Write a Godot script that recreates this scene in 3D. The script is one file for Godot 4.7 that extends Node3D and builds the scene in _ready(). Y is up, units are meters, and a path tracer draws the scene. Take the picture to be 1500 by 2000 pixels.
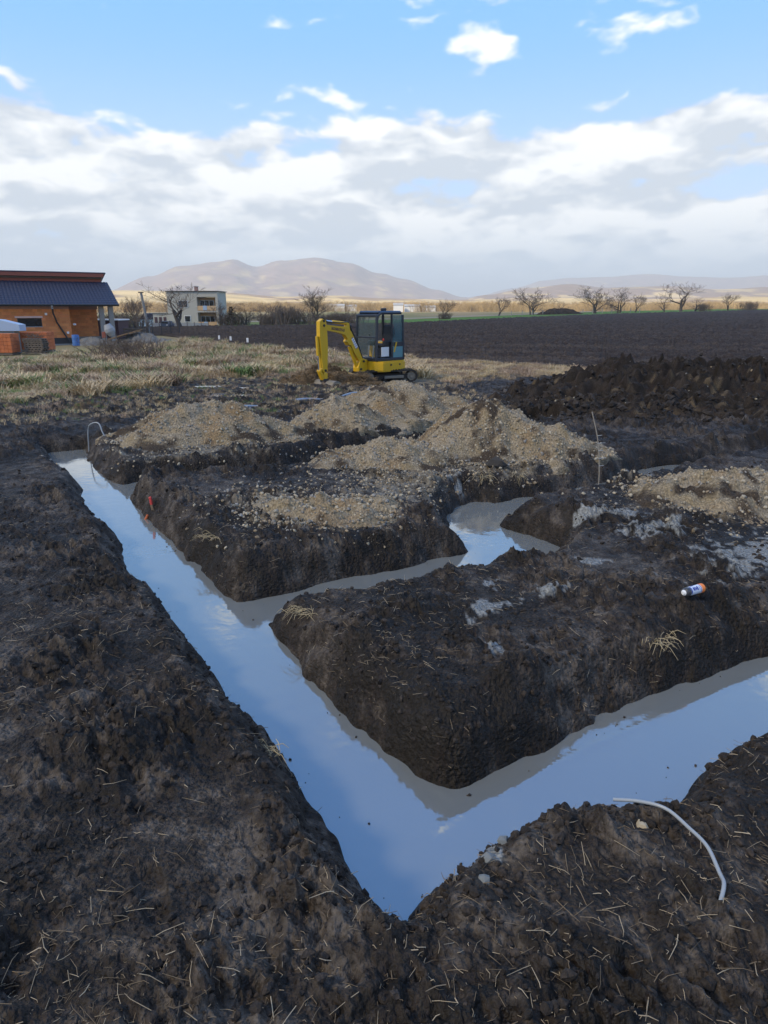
extends Node3D
# A muddy building site: trenches with fresh concrete, a mini excavator, a ploughed field, houses and hills.

const WATER := -0.375
const TR_AB := [0.06,-1.91, 0.1,-1.92, -0.04,-2.01, -0.04,-2.04, -0.12,-2.15, -0.21,-2.39, -0.42,-2.76, -0.63,-3.05, -0.85,-3.38, -1.06,-3.79, -1.35,-4.27, -1.61,-4.7, -1.84,-4.99, -2.13,-5.4, -2.43,-6.08, -2.71,-6.35, -3.08,-7.04, -3.29,-7.39, -3.82,-8.35, -4.28,-9, -5.09,-10.17, -4.68,-10.44, -4.25,-9.53, -3.87,-8.91, -3.66,-8.57, -3.48,-8.35, -3.23,-8.17, -3.08,-7.79, -2.9,-7.38, -2.72,-7.12, -2.41,-6.66, -2.13,-6.25, -1.72,-5.57, -1.46,-5.16, -1.26,-4.82, -1.09,-4.67, -0.93,-4.53, -0.82,-4.25, -0.79,-4.17, -0.72,-4.03, -0.62,-3.89, -0.46,-3.61, -0.29,-3.34, -0.14,-3.12, 0.03,-2.85, 0.12,-2.73, 0.21,-2.64, 0.28,-2.63, 0.38,-2.63, 0.61,-2.75, 0.9,-2.95, 1.25,-3.21, 1.58,-3.44, 1.94,-3.64, 2.42,-3.86, 4.07,-4.76, 4.6,-4.25, 2.9,-3.36, 1.62,-2.8, 1.52,-2.77, 1.38,-2.66, 1.33,-2.57, 1.16,-2.43, 1.09,-2.36, 1.05,-2.37, 0.95,-2.35, 0.88,-2.35, 0.71,-2.37, 0.55,-2.3, 0.44,-2.22, 0.34,-2.18, 0.21,-2.1, 0.15,-2, 0.11,-1.99, 0.06,-1.91]
const TR_D := [-1.14,-4.65, -0.97,-4.74, -0.75,-4.86, -0.41,-5.06, -0.03,-5.27, 0.17,-5.38, 0.39,-5.57, 0.74,-5.74, 0.92,-5.97, 1.12,-6.3, 1.46,-6.18, 1.6,-5.93, 1.19,-5.22, 1.05,-5.14, 0.85,-5.07, 0.68,-5.02, 0.45,-4.87, 0.18,-4.79, 0.01,-4.68, -0.14,-4.63, -0.47,-4.54, -0.76,-4.38, -0.95,-4.5]
const TR_E := [0.92,-5.97, 0.86,-5.75, 0.80,-5.85, 0.74,-6.0, 0.68,-6.2, 0.70,-6.9, 0.81,-7.29, 1.01,-7.41, 1.2,-7.45, 1.08,-6.87, 1.18,-6.57, 1.29,-6.39, 1.46,-6.18, 1.6,-5.93, 1.39,-5.8]
const TR_F := [0.95,-6.42, 1.56,-7.05, 2.33,-7.55, 3.11,-8.1, 3.5,-8.4, 4.2,-8.95, 5,-9.4, 6.5,-10.15, 6.5,-10.5, 5,-9.8, 4.1,-9.4, 3.7,-9.2, 2.9,-8.4, 2.1,-7.85, 1.32,-7.42, 0.71,-6.95]
const TR_C := [-3.06,-7.5, -3.02,-7.71, -2.72,-8.01, -2.21,-8.12, -1.65,-8.43, -1.04,-8.71, -0.52,-9.37, 0.03,-9.88, 0.91,-10.65, 2.11,-11.54, 3.26,-12.66, 2.99,-13.12, 1.84,-12, 0.64,-11.1, -0.24,-10.33, -0.79,-9.82, -1.31,-9.17, -1.92,-8.88, -2.48,-8.58, -2.99,-8.46, -3.29,-8.16, -3.33,-7.96]

class MB:
	var v := PackedVector3Array()
	var n := PackedVector3Array()
	var c := PackedColorArray()
	var col := Color(1, 1, 1)
	func tri(a: Vector3, b: Vector3, d: Vector3) -> void:
		var m := (b - a).cross(d - a).normalized()
		v.append(a); v.append(d); v.append(b)
		for k in 3:
			n.append(m); c.append(col)
	func trin(a: Vector3, b: Vector3, d: Vector3, na: Vector3, nb: Vector3, nd: Vector3) -> void:
		v.append(a); v.append(d); v.append(b)
		n.append(na); n.append(nd); n.append(nb)
		for k in 3: c.append(col)
	func quad(a: Vector3, b: Vector3, d: Vector3, e: Vector3) -> void:
		tri(a, b, d); tri(a, d, e)
	func out_quad(a: Vector3, b: Vector3, d: Vector3, e: Vector3, mid: Vector3) -> void:
		if (b - a).cross(d - a).dot((a + b + d + e) / 4.0 - mid) < 0: quad(e, d, b, a)
		else: quad(a, b, d, e)
	func box(at: Vector3, size: Vector3, bas := Basis(), bev := 0.0) -> void:
		var h := size / 2.0
		var b: float = minf(bev, minf(h.x, minf(h.y, h.z)) * 0.9)
		var ax := [bas.x, bas.y, bas.z]
		var hs := [h.x, h.y, h.z]
		for i in 3:
			var j := (i + 1) % 3
			var k := (i + 2) % 3
			for s in [-1.0, 1.0]:
				var o: Vector3 = at + ax[i] * hs[i] * s
				var p: Vector3 = ax[j] * (hs[j] - b)
				var q: Vector3 = ax[k] * (hs[k] - b)
				out_quad(o - p - q, o + p - q, o + p + q, o - p + q, at)
				if b > 0:
					for t in [-1.0, 1.0]:
						var e1: Vector3 = at + ax[i] * hs[i] * s + ax[j] * (hs[j] - b) * t
						var e2: Vector3 = at + ax[i] * (hs[i] - b) * s + ax[j] * hs[j] * t
						out_quad(e1 - q, e2 - q, e2 + q, e1 + q, at)
		if b > 0:
			for sx in [-1.0, 1.0]:
				for sy in [-1.0, 1.0]:
					for sz in [-1.0, 1.0]:
						var a1 := at + bas * Vector3(h.x * sx, (h.y - b) * sy, (h.z - b) * sz)
						var a2 := at + bas * Vector3((h.x - b) * sx, h.y * sy, (h.z - b) * sz)
						var a3 := at + bas * Vector3((h.x - b) * sx, (h.y - b) * sy, h.z * sz)
						if (a2 - a1).cross(a3 - a1).dot(a1 - at) < 0: tri(a1, a3, a2)
						else: tri(a1, a2, a3)
	func bar(a: Vector3, b: Vector3, w: float, h: float, bev := 0.0, up := Vector3.UP) -> void:
		var z := (b - a).normalized()
		if absf(z.dot(up)) > 0.98: up = Vector3.RIGHT
		var x := up.cross(z).normalized()
		box((a + b) / 2.0, Vector3(w, h, a.distance_to(b)), Basis(x, z.cross(x), z), bev)
	func tube(p: Array, r: Array, sides := 6, cap := true) -> void:
		var rings := []
		var ref := Vector3(0.31, 0.83, 0.46)
		for i in p.size():
			var d: Vector3 = (p[mini(i + 1, p.size() - 1)] - p[maxi(i - 1, 0)]).normalized()
			var x := d.cross(ref if absf(d.dot(ref)) < 0.95 else Vector3.RIGHT).normalized()
			var y := d.cross(x)
			var ring := []
			for k in sides:
				var a := TAU * k / sides
				ring.append(x * cos(a) + y * sin(a))
			rings.append(ring)
		for i in p.size() - 1:
			for k in sides:
				var m := (k + 1) % sides
				var n1: Vector3 = rings[i][k]
				var n2: Vector3 = rings[i][m]
				var n3: Vector3 = rings[i + 1][m]
				var n4: Vector3 = rings[i + 1][k]
				var a: Vector3 = p[i] + n1 * r[i]
				var b: Vector3 = p[i] + n2 * r[i]
				var d: Vector3 = p[i + 1] + n3 * r[i + 1]
				var e: Vector3 = p[i + 1] + n4 * r[i + 1]
				trin(a, b, d, n1, n2, n3); trin(a, d, e, n1, n3, n4)
		if cap:
			for k in range(1, sides - 1):
				var z := p.size() - 1
				tri(p[0] + rings[0][0] * r[0], p[0] + rings[0][k + 1] * r[0], p[0] + rings[0][k] * r[0])
				tri(p[z] + rings[z][0] * r[z], p[z] + rings[z][k] * r[z], p[z] + rings[z][k + 1] * r[z])
	func prism(poly: PackedVector2Array, xf: Transform3D, depth: float) -> void:
		# the outline lies in the xy plane of xf and is extruded half of depth each way along z
		if Geometry2D.is_polygon_clockwise(poly): poly.reverse()
		var ids := Geometry2D.triangulate_polygon(poly)
		var z := depth / 2.0
		for i in range(0, ids.size(), 3):
			var a := poly[ids[i]]
			var b := poly[ids[i + 1]]
			var d := poly[ids[i + 2]]
			if (b - a).cross(d - a) < 0:
				var t := b; b = d; d = t
			tri(xf * Vector3(a.x, a.y, z), xf * Vector3(b.x, b.y, z), xf * Vector3(d.x, d.y, z))
			tri(xf * Vector3(a.x, a.y, -z), xf * Vector3(d.x, d.y, -z), xf * Vector3(b.x, b.y, -z))
		for i in poly.size():
			var a := poly[i]
			var b := poly[(i + 1) % poly.size()]
			quad(xf * Vector3(a.x, a.y, -z), xf * Vector3(b.x, b.y, -z), xf * Vector3(b.x, b.y, z), xf * Vector3(a.x, a.y, z))
	func lathe(prof: Array, xf: Transform3D, sides := 16) -> void:
		for i in prof.size() - 1:
			var a: Vector2 = prof[i]
			var b: Vector2 = prof[i + 1]
			var t := (b - a).normalized()
			for k in sides:
				var q := [TAU * k / sides, TAU * (k + 1) / sides]
				var e := []
				for w in q: e.append(Vector3(cos(w), 0, -sin(w)))
				var nn := []
				for w in 2: nn.append((xf.basis * (e[w] * t.y - Vector3.UP * t.x)).normalized())
				trin(xf * (e[0] * a.x + Vector3.UP * a.y), xf * (e[1] * a.x + Vector3.UP * a.y), xf * (e[1] * b.x + Vector3.UP * b.y), nn[0], nn[1], nn[1])
				trin(xf * (e[0] * a.x + Vector3.UP * a.y), xf * (e[1] * b.x + Vector3.UP * b.y), xf * (e[0] * b.x + Vector3.UP * b.y), nn[0], nn[1], nn[0])
	func mesh() -> ArrayMesh:
		var arr := []
		arr.resize(Mesh.ARRAY_MAX)
		arr[Mesh.ARRAY_VERTEX] = v
		arr[Mesh.ARRAY_NORMAL] = n
		arr[Mesh.ARRAY_COLOR] = c
		var m := ArrayMesh.new()
		m.add_surface_from_arrays(Mesh.PRIMITIVE_TRIANGLES, arr)
		return m

var used := {}
var M := {}
var rng := RandomNumberGenerator.new()
var n_low := FastNoiseLite.new()
var n_mid := FastNoiseLite.new()
var n_fine := FastNoiseLite.new()
var n_cell := FastNoiseLite.new()
var n_ridge := FastNoiseLite.new()
var sd := PackedFloat32Array()
const SX0 := -8.0
const SZ0 := -14.0
const SST := 0.05
const SNX := 321
const SNZ := 281

func rnd(a: float, b: float) -> float:
	return rng.randf_range(a, b)

func lin(r: float, g: float, b: float) -> Color:
	return Color(r, g, b).linear_to_srgb()

func mat(c: Color, rough := 0.8, metal := 0.0, spec := 0.5) -> StandardMaterial3D:
	var m := StandardMaterial3D.new()
	m.albedo_color = c
	m.roughness = rough
	m.metallic = metal
	m.metallic_specular = spec
	return m

func noise_tex(freq: float, size: int, lo: float, hi: float, seed_: int, kind := 0, oct := 4) -> NoiseTexture2D:
	var f := FastNoiseLite.new()
	f.seed = seed_
	f.frequency = freq
	f.fractal_octaves = oct
	if kind == 1:
		f.noise_type = FastNoiseLite.TYPE_CELLULAR
		f.cellular_return_type = FastNoiseLite.RETURN_DISTANCE
	var t := NoiseTexture2D.new()
	t.width = size; t.height = size
	t.seamless = true
	t.noise = f
	var g := Gradient.new()
	g.set_color(0, Color(lo, lo, lo)); g.set_color(1, Color(hi, hi, hi))
	t.color_ramp = g
	return t

func grain(m: StandardMaterial3D, tex: Texture2D, bump: Texture2D, scale_: float, cm: float, rough: Texture2D = null) -> StandardMaterial3D:
	m.uv1_triplanar = true
	m.uv1_world_triplanar = true
	m.uv1_scale = Vector3.ONE * scale_
	if tex: m.albedo_texture = tex
	if bump:
		m.heightmap_enabled = true
		m.heightmap_texture = bump
		m.heightmap_scale = cm
	if rough: m.roughness_texture = rough
	return m

func numbered(called: String) -> String:
	used[called] = used.get(called, 0) + 1
	return called if used[called] == 1 else "%s_%03d" % [called, used[called] - 1]

func thing(called: String, label: String, category: String, at := Vector3.ZERO, turn := 0.0, group := "") -> Node3D:
	var o := Node3D.new()
	o.name = numbered(called)
	add_child(o)
	o.position = at
	o.rotation.y = turn
	meta(o, label, category, group)
	return o

func meta(o: Node, label: String, category: String, group := "") -> void:
	o.set_meta("label", label)
	o.set_meta("category", category)
	if group: o.set_meta("group", group)

func part(called: String, mesh: Mesh, m: Material, parent: Node, at := Vector3.ZERO) -> MeshInstance3D:
	var o := MeshInstance3D.new()
	o.name = called
	o.mesh = mesh
	o.material_override = m
	parent.add_child(o, true)
	o.position = at
	return o

func single(called: String, mesh: Mesh, m: Material, label: String, category: String, at := Vector3.ZERO, group := "") -> MeshInstance3D:
	var o := part(numbered(called), mesh, m, self, at)
	meta(o, label, category, group)
	return o

func struct(called: String, mesh: Mesh, m: Material) -> MeshInstance3D:
	var o := part(numbered(called), mesh, m, self)
	o.set_meta("kind", "structure")
	o.set_meta("label", called.replace("_", " "))
	return o

func multi(called: String, mesh: Mesh, m: Material, xf: Array, cols: Array, parent: Node) -> MultiMeshInstance3D:
	var mm := MultiMesh.new()
	mm.transform_format = MultiMesh.TRANSFORM_3D
	mm.use_colors = true
	mm.mesh = mesh
	mm.instance_count = xf.size()
	for i in xf.size():
		mm.set_instance_transform(i, xf[i])
		mm.set_instance_color(i, cols[i])
	var o := MultiMeshInstance3D.new()
	o.name = called if parent != self else numbered(called)
	o.multimesh = mm
	o.material_override = m
	parent.add_child(o, true)
	o.set_meta("kind", "stuff")
	return o

func grid_mesh(p: PackedVector3Array, c: PackedColorArray, nu: int, nv: int) -> ArrayMesh:
	# nv rows of nu points; normals from the neighbours, turned upwards
	var n := PackedVector3Array()
	n.resize(p.size())
	for j in nv:
		for i in nu:
			var a := p[j * nu + mini(i + 1, nu - 1)] - p[j * nu + maxi(i - 1, 0)]
			var b := p[mini(j + 1, nv - 1) * nu + i] - p[maxi(j - 1, 0) * nu + i]
			var m := a.cross(b).normalized()
			n[j * nu + i] = m if m.y >= 0 else -m
	var ids := PackedInt32Array()
	ids.resize((nu - 1) * (nv - 1) * 6)
	var k := 0
	var flip := (p[1] - p[0]).cross(p[nu] - p[0]).y > 0
	for j in nv - 1:
		for i in nu - 1:
			var a := j * nu + i
			var b := a + 1
			var d := a + nu
			var e := d + 1
			if flip:
				ids[k] = a; ids[k + 1] = d; ids[k + 2] = b; ids[k + 3] = b; ids[k + 4] = d; ids[k + 5] = e
			else:
				ids[k] = a; ids[k + 1] = b; ids[k + 2] = d; ids[k + 3] = b; ids[k + 4] = e; ids[k + 5] = d
			k += 6
	var arr := []
	arr.resize(Mesh.ARRAY_MAX)
	arr[Mesh.ARRAY_VERTEX] = p
	arr[Mesh.ARRAY_NORMAL] = n
	arr[Mesh.ARRAY_COLOR] = c
	arr[Mesh.ARRAY_INDEX] = ids
	var m := ArrayMesh.new()
	m.add_surface_from_arrays(Mesh.PRIMITIVE_TRIANGLES, arr)
	return m

# ------------------------------------------------------------------ the lie of the land
func lie(x: float, z: float) -> float:
	var d := -z
	var g := 0.0
	if d < 12.0: g = -0.012 * maxf(d, -5.0)
	elif d < 23.0: g = -0.144 - 0.045 * (d - 12.0)
	else: g = -0.64 - 0.0069 * (minf(d, 300.0) - 23.0)
	g += 0.01945 * clampf(x, -70.0, 170.0) * smoothstep(12.0, 40.0, d)
	return lerpf(g, -2.0, smoothstep(320.0, 600.0, d))

func seg_d(px: float, pz: float, ax: float, az: float, bx: float, bz: float) -> float:
	var vx := bx - ax
	var vz := bz - az
	var t := clampf(((px - ax) * vx + (pz - az) * vz) / (vx * vx + vz * vz + 1e-9), 0.0, 1.0)
	var dx := px - ax - vx * t
	var dz := pz - az - vz * t
	return dx * dx + dz * dz

func make_sdf() -> void:
	sd.resize(SNX * SNZ)
	sd.fill(1.5)
	for poly in [TR_AB, TR_D, TR_E, TR_F, TR_C]:
		var np: int = poly.size() / 2
		var px := PackedFloat32Array()
		var pz := PackedFloat32Array()
		for i in np:
			px.append(poly[2 * i]); pz.append(poly[2 * i + 1])
		# only cells near an edge or inside need care; walk by rows
		for j in SNZ:
			var z := SZ0 + j * SST
			var near := []
			for i in np:
				var k := (i + 1) % np
				if z > minf(pz[i], pz[k]) - 1.0 and z < maxf(pz[i], pz[k]) + 1.0: near.append(i)
			if near.is_empty(): continue
			var x_lo := 99.0
			var x_hi := -99.0
			for i in near:
				var k: int = (i + 1) % np
				x_lo = minf(x_lo, minf(px[i], px[k])); x_hi = maxf(x_hi, maxf(px[i], px[k]))
			var i0 := maxi(0, int((x_lo - 1.0 - SX0) / SST))
			var i1 := mini(SNX, int((x_hi + 1.0 - SX0) / SST) + 2)
			for ii in range(i0, i1):
				var x := SX0 + ii * SST
				var best := 2.25
				var inside := false
				for i in near:
					var k: int = (i + 1) % np
					var ax := px[i]
					var bx := px[k]
					var az := pz[i]
					var bz := pz[k]
					if (az > z) != (bz > z) and x < (bx - ax) * (z - az) / (bz - az) + ax: inside = not inside
					if x < minf(ax, bx) - 1.0 or x > maxf(ax, bx) + 1.0: continue
					var vx := bx - ax
					var vz := bz - az
					var t := clampf(((x - ax) * vx + (z - az) * vz) / (vx * vx + vz * vz + 1e-9), 0.0, 1.0)
					var dx := x - ax - vx * t
					var dz := z - az - vz * t
					best = minf(best, dx * dx + dz * dz)
				var s := sqrt(best) * (-1.0 if inside else 1.0)
				var id := j * SNX + ii
				if s < sd[id]: sd[id] = s

func trench(x: float, z: float) -> float:
	var u := (x - SX0) / SST
	var w := (z - SZ0) / SST
	if u < 0 or w < 0 or u >= SNX - 1 or w >= SNZ - 1: return 1.5
	var i := int(u)
	var j := int(w)
	u -= i; w -= j
	var k := j * SNX + i
	return lerpf(lerpf(sd[k], sd[k + 1], u), lerpf(sd[k + SNX], sd[k + SNX + 1], u), w)

# puddles on the tracked mud: x, z, half length, half width, turn
const PUDDLES := [[-3.2, -15.8, 1.3, 0.22, 0.25], [-1.7, -17.0, 1.2, 0.2, 0.2], [-4.6, -18.4, 1.2, 0.3, 0.1], [-3.0, -19.6, 1.0, 0.3, 0.0], [-5.9, -16.3, 0.9, 0.18, -0.1], [-4.0, -13.6, 0.5, 0.14, 0.2], [-2.0, -18.6, 0.8, 0.16, 0.15], [-5.2, -21.2, 1.1, 0.25, 0.0], [-6.6, -18.6, 0.8, 0.16, 0.1], [-3.6, -17.4, 0.9, 0.18, 0.2]]
# boot prints: x, z, heading
const BOOTS := [[-0.75, -1.75, -0.5], [-0.98, -2.25, -0.45], [-1.05, -1.5, -0.3], [-1.35, -2.75, -0.6], [-1.62, -3.35, -0.5], [0.75, -1.55, 0.6], [1.1, -1.4, 0.9], [-0.35, -1.5, 0.2], [0.5, -3.7, 1.0], [0.95, -3.55, 1.1], [-2.2, -4.2, -0.5], [-1.5, -2.2, 0.2]]
var scr := 0.0     # how far the last point lies on scraped mud (1) or in the meadow (0)
var wall := 0.0
var tr_s := 1.5

func meadow_edge(x: float) -> float:
	# z of the line where the scraped mud ends and grass begins
	if x < -7.4: return lerpf(-17.5, -14.9, clampf((-x - 7.4) / 1.2, 0, 1)) - 0.2
	if x < -6.3: return lerpf(-25.5, -17.5, clampf((-x - 6.3) / 1.1, 0, 1))
	if x < -3.0: return -25.2
	if x < 1.0: return lerpf(-25.2, -22.2, (x + 3.0) / 4.0)
	return lerpf(-22.2, -24.6, clampf((x - 1.0) / 3.0, 0, 1))

func hgt(x: float, z: float) -> float:
	var d := -z
	var y := lie(x, z)
	var a := n_low.get_noise_2d(x, z)
	scr = smoothstep(-0.9, 0.9, z - meadow_edge(x) + n_low.get_noise_2d(x * 2.2, z * 2.2 + 50.0) * 2.2)
	var m := n_mid.get_noise_2d(x, z)
	var r := n_ridge.get_noise_2d(x, z)
	y += a * 0.028 - 0.035
	var clod := n_cell.get_noise_2d(x + m * 0.06, z)
	var rough := clampf(0.62 + 2.0 * n_low.get_noise_2d(x * 1.7 + 31.0, z * 1.7), 0.12, 1.55) + smoothstep(2.0, 4.0, x) * smoothstep(9.5, 11.0, d) * 1.0 + smoothstep(11.0, 13.0, d) * smoothstep(0.0, -2.0, x) * 0.5
	y += (m * 0.038 + maxf(r, -0.2) * 0.028) * rough - clod * 0.022 * rough
	var plain_y := y
	if d < 21.0: y += (n_fine.get_noise_2d(x, z) * 0.022 + maxf(-0.1, n_ridge.get_noise_2d((x * 0.84 - z * 0.54) * 3.4 + m * 0.5, (x * 0.54 + z * 0.84) * 1.5)) * 0.030) * (0.12 + rough)
	if d > 11.5 and d < 26.0 and x < 3.5:
		var k := smoothstep(11.5, 13.5, d) * scr * smoothstep(3.5, 1.5, x)
		# tracks of the machine run across
		y += k * 0.045 * sin((z + 0.22 * x + a * 1.5) * 4.6)
		for p in PUDDLES:
			var ex: float = x - p[0]
			var ez: float = z - p[1]
			if absf(ex) < 2.0 and absf(ez) < 2.0:
				var u: float = (ex * cos(p[4]) - ez * sin(p[4])) / p[2]
				var w: float = (ex * sin(p[4]) + ez * cos(p[4])) / (p[3] * 1.6)
				y -= 0.15 * exp(-(u * u + w * w) * 0.9)
	if d < 4.6:
		for p in BOOTS:
			var ex: float = x - p[0]
			var ez: float = z - p[1]
			if ex * ex + ez * ez < 0.05:
				var u: float = ex * sin(p[2]) - ez * cos(p[2])
				var w: float = ex * cos(p[2]) + ez * sin(p[2])
				var sole := exp(-pow(((u - 0.05) / 0.085), 4) - pow(w / 0.05, 4)) + exp(-pow(((u + 0.10) / 0.05), 4) - pow(w / 0.038, 4))
				y = y - 0.030 * minf(sole, 1.0) + 0.010 * exp(-pow((sqrt(u * u * 0.35 + w * w * 2.2) - 0.085) / 0.02, 2))
	tr_s = 1.5
	wall = 0.0
	if d < 14.0 and absf(x) < 8.0:
		var s := trench(x, z)
		tr_s = s
		if s < 0.6:
			var t0 := clampf(s / 0.28, 0.0, 1.0) * 2.2
			var wob := n_mid.get_noise_3d(x * 0.8, t0 * 0.22, z * 0.8) * 0.06 + n_fine.get_noise_3d(x * 0.3, t0 * 0.05, z * 0.3) * 0.016 + a * 0.04
			y += 0.035 * exp(-pow((s - 0.30) / 0.10, 2)) * (0.4 + m * 1.6)
			var t := (s + wob) / 0.30
			if t < 1.0:
				t = maxf(t, 0.0)
				wall = 1.0 - t
				# a lumpy, nearly upright bank
				y = lerpf(y, plain_y + (n_mid.get_noise_3d(x * 1.2, t0 * 0.25, z * 1.2)) * 0.04, smoothstep(0.05, 0.5, wall))
				var q := 1.0 - pow(1.0 - t, 1.9) + 0.08 * sin(t * PI) * n_fine.get_noise_3d(x * 0.3 + 9.0, t0 * 0.06, z * 0.3)
				y = lerpf(WATER - 0.10, y, clampf(q, 0.0, 1.05))
	return y

# gravel lying about: x, z, radius, amount
const GRAVEL := [[-0.6, -6.1, 0.75, 0.8], [-1.3, -6.6, 0.8, 0.45], [0.3, -7.3, 1.1, 0.75], [-0.2, -8.4, 0.9, 0.75], [1.4, -8.6, 1.4, 0.8], [3.4, -6.6, 1.1, 0.9], [4.2, -5.9, 0.8, 0.6], [-2.6, -9.6, 1.5, 0.7], [0.0, -12.0, 2.0, 0.7], [2.7, -7.4, 0.5, 0.4], [2.3, -10.2, 0.7, 0.4], [3.3, -14.2, 1.2, 0.25]]
# splashed concrete: x, z, rx, rz, turn
const SPLASH := [[2.95, -5.05, 0.75, 0.34, 0.75], [2.35, -5.6, 0.35, 0.2, 0.3], [2.2, -6.1, 0.22, 0.2, 0.0], [0.75, -4.0, 0.34, 0.09, 0.55], [1.08, -4.15, 0.12, 0.08, 0.0], [0.75, -4.35, 0.07, 0.12, 0.0], [0.62, -3.45, 0.07, 0.07, 0.4], [0.66, -3.3, 0.04, 0.06, 0.2], [3.0, -8.05, 0.2, 0.3, 0.2], [0.84, -7.5, 0.14, 0.22, 0.0], [0.36, -1.98, 0.03, 0.09, 0.4], [1.6, -4.9, 0.12, 0.08, 0.3], [1.9, -6.0, 0.5, 0.12, 0.3]]

func ground_color(x: float, z: float, y: float) -> Color:
	var d := -z
	var a := n_low.get_noise_2d(x * 1.3 + 7.0, z * 1.3)
	var m := n_mid.get_noise_3d(x * 1.6, y * 1.6, z * 1.6 + 20.0)
	var f := n_fine.get_noise_3d(x * 0.9, y * 0.9, z * 0.9)
	var c := Color(0.036, 0.028, 0.022).lerp(Color(0.106, 0.081, 0.061), clampf(0.42 + a * 0.9 + m * 0.9 + f * 0.7, 0, 1))
	# dried crust
	c = c.lerp(Color(0.235, 0.195, 0.158), clampf((m + 0.6 * f + a * 0.6) * 1.6 - 0.3, 0, 0.75))
	if d < 15.0:
		var gm := 0.0
		for g in GRAVEL:
			var ex: float = x - g[0]
			var ez: float = z - g[1]
			if absf(ex) < g[2] * 2.0 and absf(ez) < g[2] * 2.0:
				gm = maxf(gm, g[3] * exp(-(ex * ex + ez * ez) / (g[2] * g[2] * 0.8)))
		if gm > 0.02 and wall < 0.3:
			var k := smoothstep(0.35, 0.75, gm + m * 0.45 + f * 0.25)
			c = c.lerp(Color(0.40, 0.30, 0.17).lerp(Color(0.47, 0.42, 0.33), clampf(0.5 + f + a, 0, 1)), k * 0.85)
		for g in SPLASH:
			var ex: float = x - g[0]
			var ez: float = z - g[1]
			if absf(ex) < 1.2 and absf(ez) < 1.2:
				var u: float = (ex * cos(g[4]) - ez * sin(g[4])) / g[2]
				var w: float = (ex * sin(g[4]) + ez * cos(g[4])) / g[3]
				var q: float = 1.15 - sqrt(u * u + w * w) + m * 1.1 + f * 0.8
				q -= wall * 0.7
				if q > 0.3: c = c.lerp(Color(0.50, 0.51, 0.49), smoothstep(0.3, 0.55, q) * 0.95)
	if d > 11.0:
		var s := scr
		# scraped turf still shows straw
		c = c.lerp(Color(0.30, 0.215, 0.105), clampf(m * 1.8 + f * 0.8 + a * 0.8, 0, 0.85) * smoothstep(11.0, 14.0, d) * smoothstep(4.0, 1.0, x))
		var dry := Color(0.36, 0.27, 0.145).lerp(Color(0.50, 0.39, 0.23), clampf(0.5 + m + f * 0.5, 0, 1))
		dry = dry.lerp(Color(0.12, 0.17, 0.05), clampf(a * 2.4 - 0.25 + m * 0.5, 0, 0.8) * smoothstep(4.0, -3.0, x))
		c = c.lerp(dry, 1.0 - s)
	return c

func sky_color(dir: Vector3, nz: FastNoiseLite, nb: FastNoiseLite) -> Color:
	var e := rad_to_deg(asin(clampf(dir.y, -1, 1)))
	var up := clampf(e, 0.0, 90.0)
	var c := Color(0.52, 0.69, 0.93).lerp(Color(0.205, 0.465, 0.92), smoothstep(4.0, 20.0, up))
	c = c.lerp(Color(0.095, 0.30, 0.80), smoothstep(18.0, 40.0, up))
	var h := Vector3(dir.x, 0, dir.z).normalized()
	var q := Vector3(h.x * 6.0, up * 0.30, h.z * 6.0)
	var wv := nb.get_noise_3d(q.x * 2.0, q.y * 2.0, q.z * 2.0)
	q += Vector3(0, wv * 0.25, wv * 0.2)
	var big := nb.get_noise_3d(h.x * 1.9 + 4.0, 3.0, h.z * 1.9)
	var f := nz.get_noise_3dv(q)
	var f2 := nz.get_noise_3d(q.x * 0.97, q.y + 0.28, q.z * 0.97)
	var top := 13.6 + 3.2 * big
	var cov := smoothstep(top + 3.0, top - 3.4, up) * 0.98 - 0.42
	# stray puffs higher up
	cov = maxf(cov, -0.27 - 0.10 * smoothstep(20.0, 30.0, up) - 0.1 * big + 0.55 * smoothstep(52.0, 66.0, up) + 0.5 * smoothstep(-0.04, 0.28, nb.get_noise_3d(dir.x * 1.1 + 5.0, 1.0, dir.z * 1.1)) * smoothstep(20.0, 30.0, up))
	# a broken layer lower down
	cov -= 0.20 * exp(-pow((up - 8.6) / 1.0, 2)) * (0.5 + 1.5 * nb.get_noise_3d(h.x * 3.0, 8.0, h.z * 3.0))
	var dn := smoothstep(-0.03, 0.20, f + cov)
	var lit := clampf(0.56 + (f - f2) * 2.3 + 0.6 * f, 0.0, 1.0)
	var cloud := Color(0.55, 0.595, 0.645).lerp(Color(0.92, 0.92, 0.90), lit)
	# far veils close to the ground are bluish grey
	cloud = cloud.lerp(Color(0.50, 0.60, 0.70), 0.9 * smoothstep(7.5, 0.5, up))
	c = c.lerp(cloud, dn * 0.97)
	if e < 0: c = c.lerp(Color(0.12, 0.11, 0.10), smoothstep(0.0, -3.0, e))
	return c

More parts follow.
